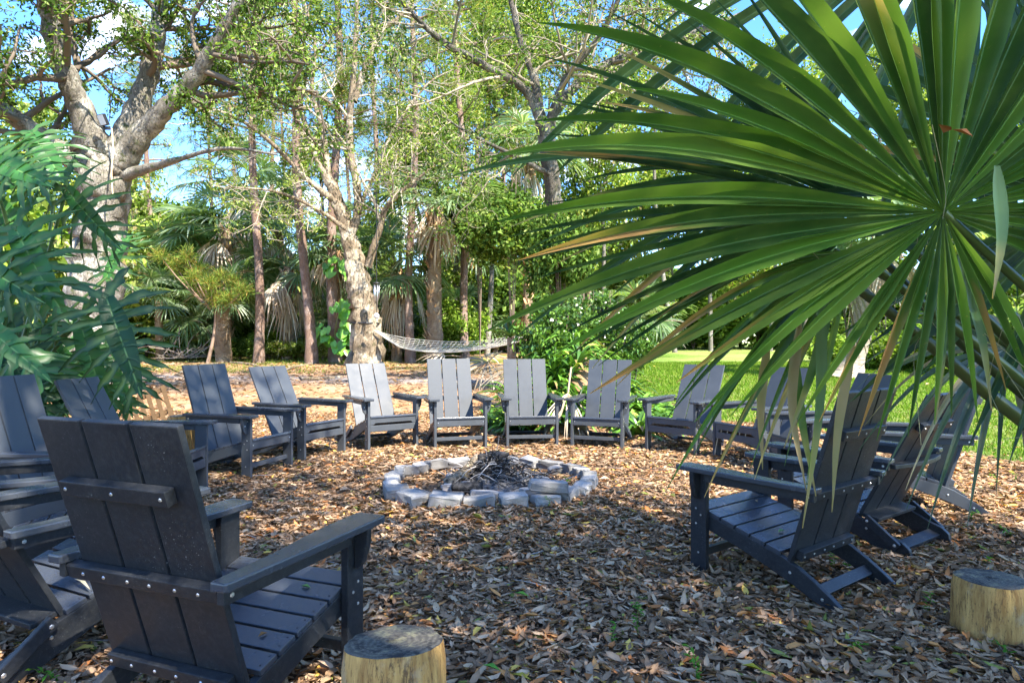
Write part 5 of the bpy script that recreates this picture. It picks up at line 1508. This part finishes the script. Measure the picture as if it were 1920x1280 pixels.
for ci, ch in enumerate(CH[:16]):
    for k in range(int(rg.integers(1, 6))):
        p = seat_pt(ch, rg.uniform(-.22, .22), rg.uniform(-.42, -.06), .006); a_ = rg.uniform(0, 6.28)
        leaf_cards(nb, p[None], np.array([[math.cos(a_), math.sin(a_), .1]]), np.array([[0, 0, 1.0]]) + rg.normal(0, .2, (1, 3)), rg.uniform(.03, .055), .014, pick(rg, [(.30, .19, .10), (.22, .13, .07), (.36, .29, .16)], 1), .2)
o = nb.build('leaf_bits', M['dry_leaf']); tag(o, 'dry leaf bits scattered on the chair seats', kind='stuff')
def one_leaf(p, d, L, w, c, label):
    nb = NB(); leaf_cards(nb, np.zeros((1, 3)), np.array([d], float), np.array([[.1, -.1, 1.0]]), L, w, np.array([c]), .3)
    o = nb.build('fallen_leaf', M['dry_leaf']); o.location = tuple(p); tag(o, label, 'leaf')
one_leaf(seat_pt(CH[0], .12, -.12, .004), (.7, -.3, .1), .045, .018, (.20, .32, .08), 'small green leaf on the seat of the nearest chair')
one_leaf(seat_pt(CH[0], .16, -.38, .004), (.5, .3, .2), .03, .02, (.35, .17, .06), 'tiny brown leaf on the seat of the nearest chair')
one_leaf(seat_pt(CH[1], -.10, -.38, .004), (.7, .3, .1), .05, .02, (.20, .34, .10), 'green leaf on the seat of the large right hand chair')
for px, py, c, lab in ((1390, 1245, (.40, .33, .04), 'long yellow leaf on the ground at the bottom edge'), (960, 1262, (.40, .31, .05), 'yellow leaf on the ground right of the front stump'), (965, 1110, (.16, .34, .05), 'green leaf on the ground right of the stump top'), (905, 1245, (.12, .30, .05), 'fresh green leaf right of the front stump')):
    d = 1.17 * F_PX / (py - 641); p = at(px, py, d); p[2] = .03
    one_leaf(p, (.8, -.4, .05), .075, .024, c, lab)

# weed seedlings
def weed_mesh(rg, h):
    nb = NB()
    P = spline([(0, 0, -.01), (rg.normal(0, .01), rg.normal(0, .01), h * .5), (rg.normal(0, .02), rg.normal(0, .02), h)], 8)
    tube(nb, P, np.linspace(.002, .001, 8), 4, (.15, .22, .05))
    n = 12
    B = P[rg.integers(2, 8, n)]
    leaf_cards(nb, B, norm(rdir(rg, n) * [1, 1, .4] + [0, 0, .2]), np.tile([0, 0, 1.0], (n, 1)), rg.uniform(.02, .036, n), rg.uniform(.009, .016, n), pick(rg, [(.08, .24, .03), (.14, .33, .05)], n, .15), .2)
    return nb.mesh('weed_seedling', M['grass'])
WM = [weed_mesh(rg, h) for h in (.05, .08, .13)]
for i, (px, py, v) in enumerate(((1198, 1180, 2), (1205, 1150, 1), (1820, 975, 1), (1735, 1145, 1), (1590, 1058, 0), (1310, 1235, 0), (1065, 905, 0), (1560, 1060, 1), (1870, 905, 1), (1890, 1000, 0), (1850, 1050, 0), (1905, 900, 1), (1150, 1190, 0), (1890, 1225, 0), (1600, 1220, 0), (1030, 950, 1), (1310, 1255, 0), (100, 1275, 0))):
    d = 1.19 * F_PX / (py - 641); p = at(px, py, d)
    o = link('weed_seedling', WM[v]); o.location = (p[0], p[1], float(ground_z(p[0], p[1])) + .01); o.rotation_euler = (0, 0, i * 1.7)
    tag(o, 'small fresh green weed seedling growing up through the fallen leaves', 'weed', 'weed seedlings among the fallen leaves')
# surface roots of the left trees
for i, (x0, y0, x1, y1) in enumerate(((430, 672, 520, 690), (520, 690, 600, 672), (640, 700, 560, 730), (330, 690, 420, 676))):
    d0 = 17 if y0 > 685 else 24; d1 = 17 if y1 > 685 else 24
    p = at(x0, y0, d0); q = at(x1, y1, d1); p[2] = float(ground_z(p[0], p[1])); q[2] = float(ground_z(q[0], q[1]))
    nb = NB(); m_ = (p + q) / 2 + [0, rg.normal(0, .6), 0]; m_[2] = float(ground_z(m_[0], m_[1])) + .05
    tube(nb, spline([p, m_, q], 12) - p, np.linspace(.05, .02, 12), 6, (.3, .25, .2), .1, rg)
    o = nb.build('tree_root', M['pale_bark'], None, True); o.location = tuple(p)
    tag(o, ['gnarled surface root near the first pine', 'surface root crossing towards the leaning pine', 'long root running from the gnarled oak towards the camera', 'root at the left of the clearing'][i], 'root')
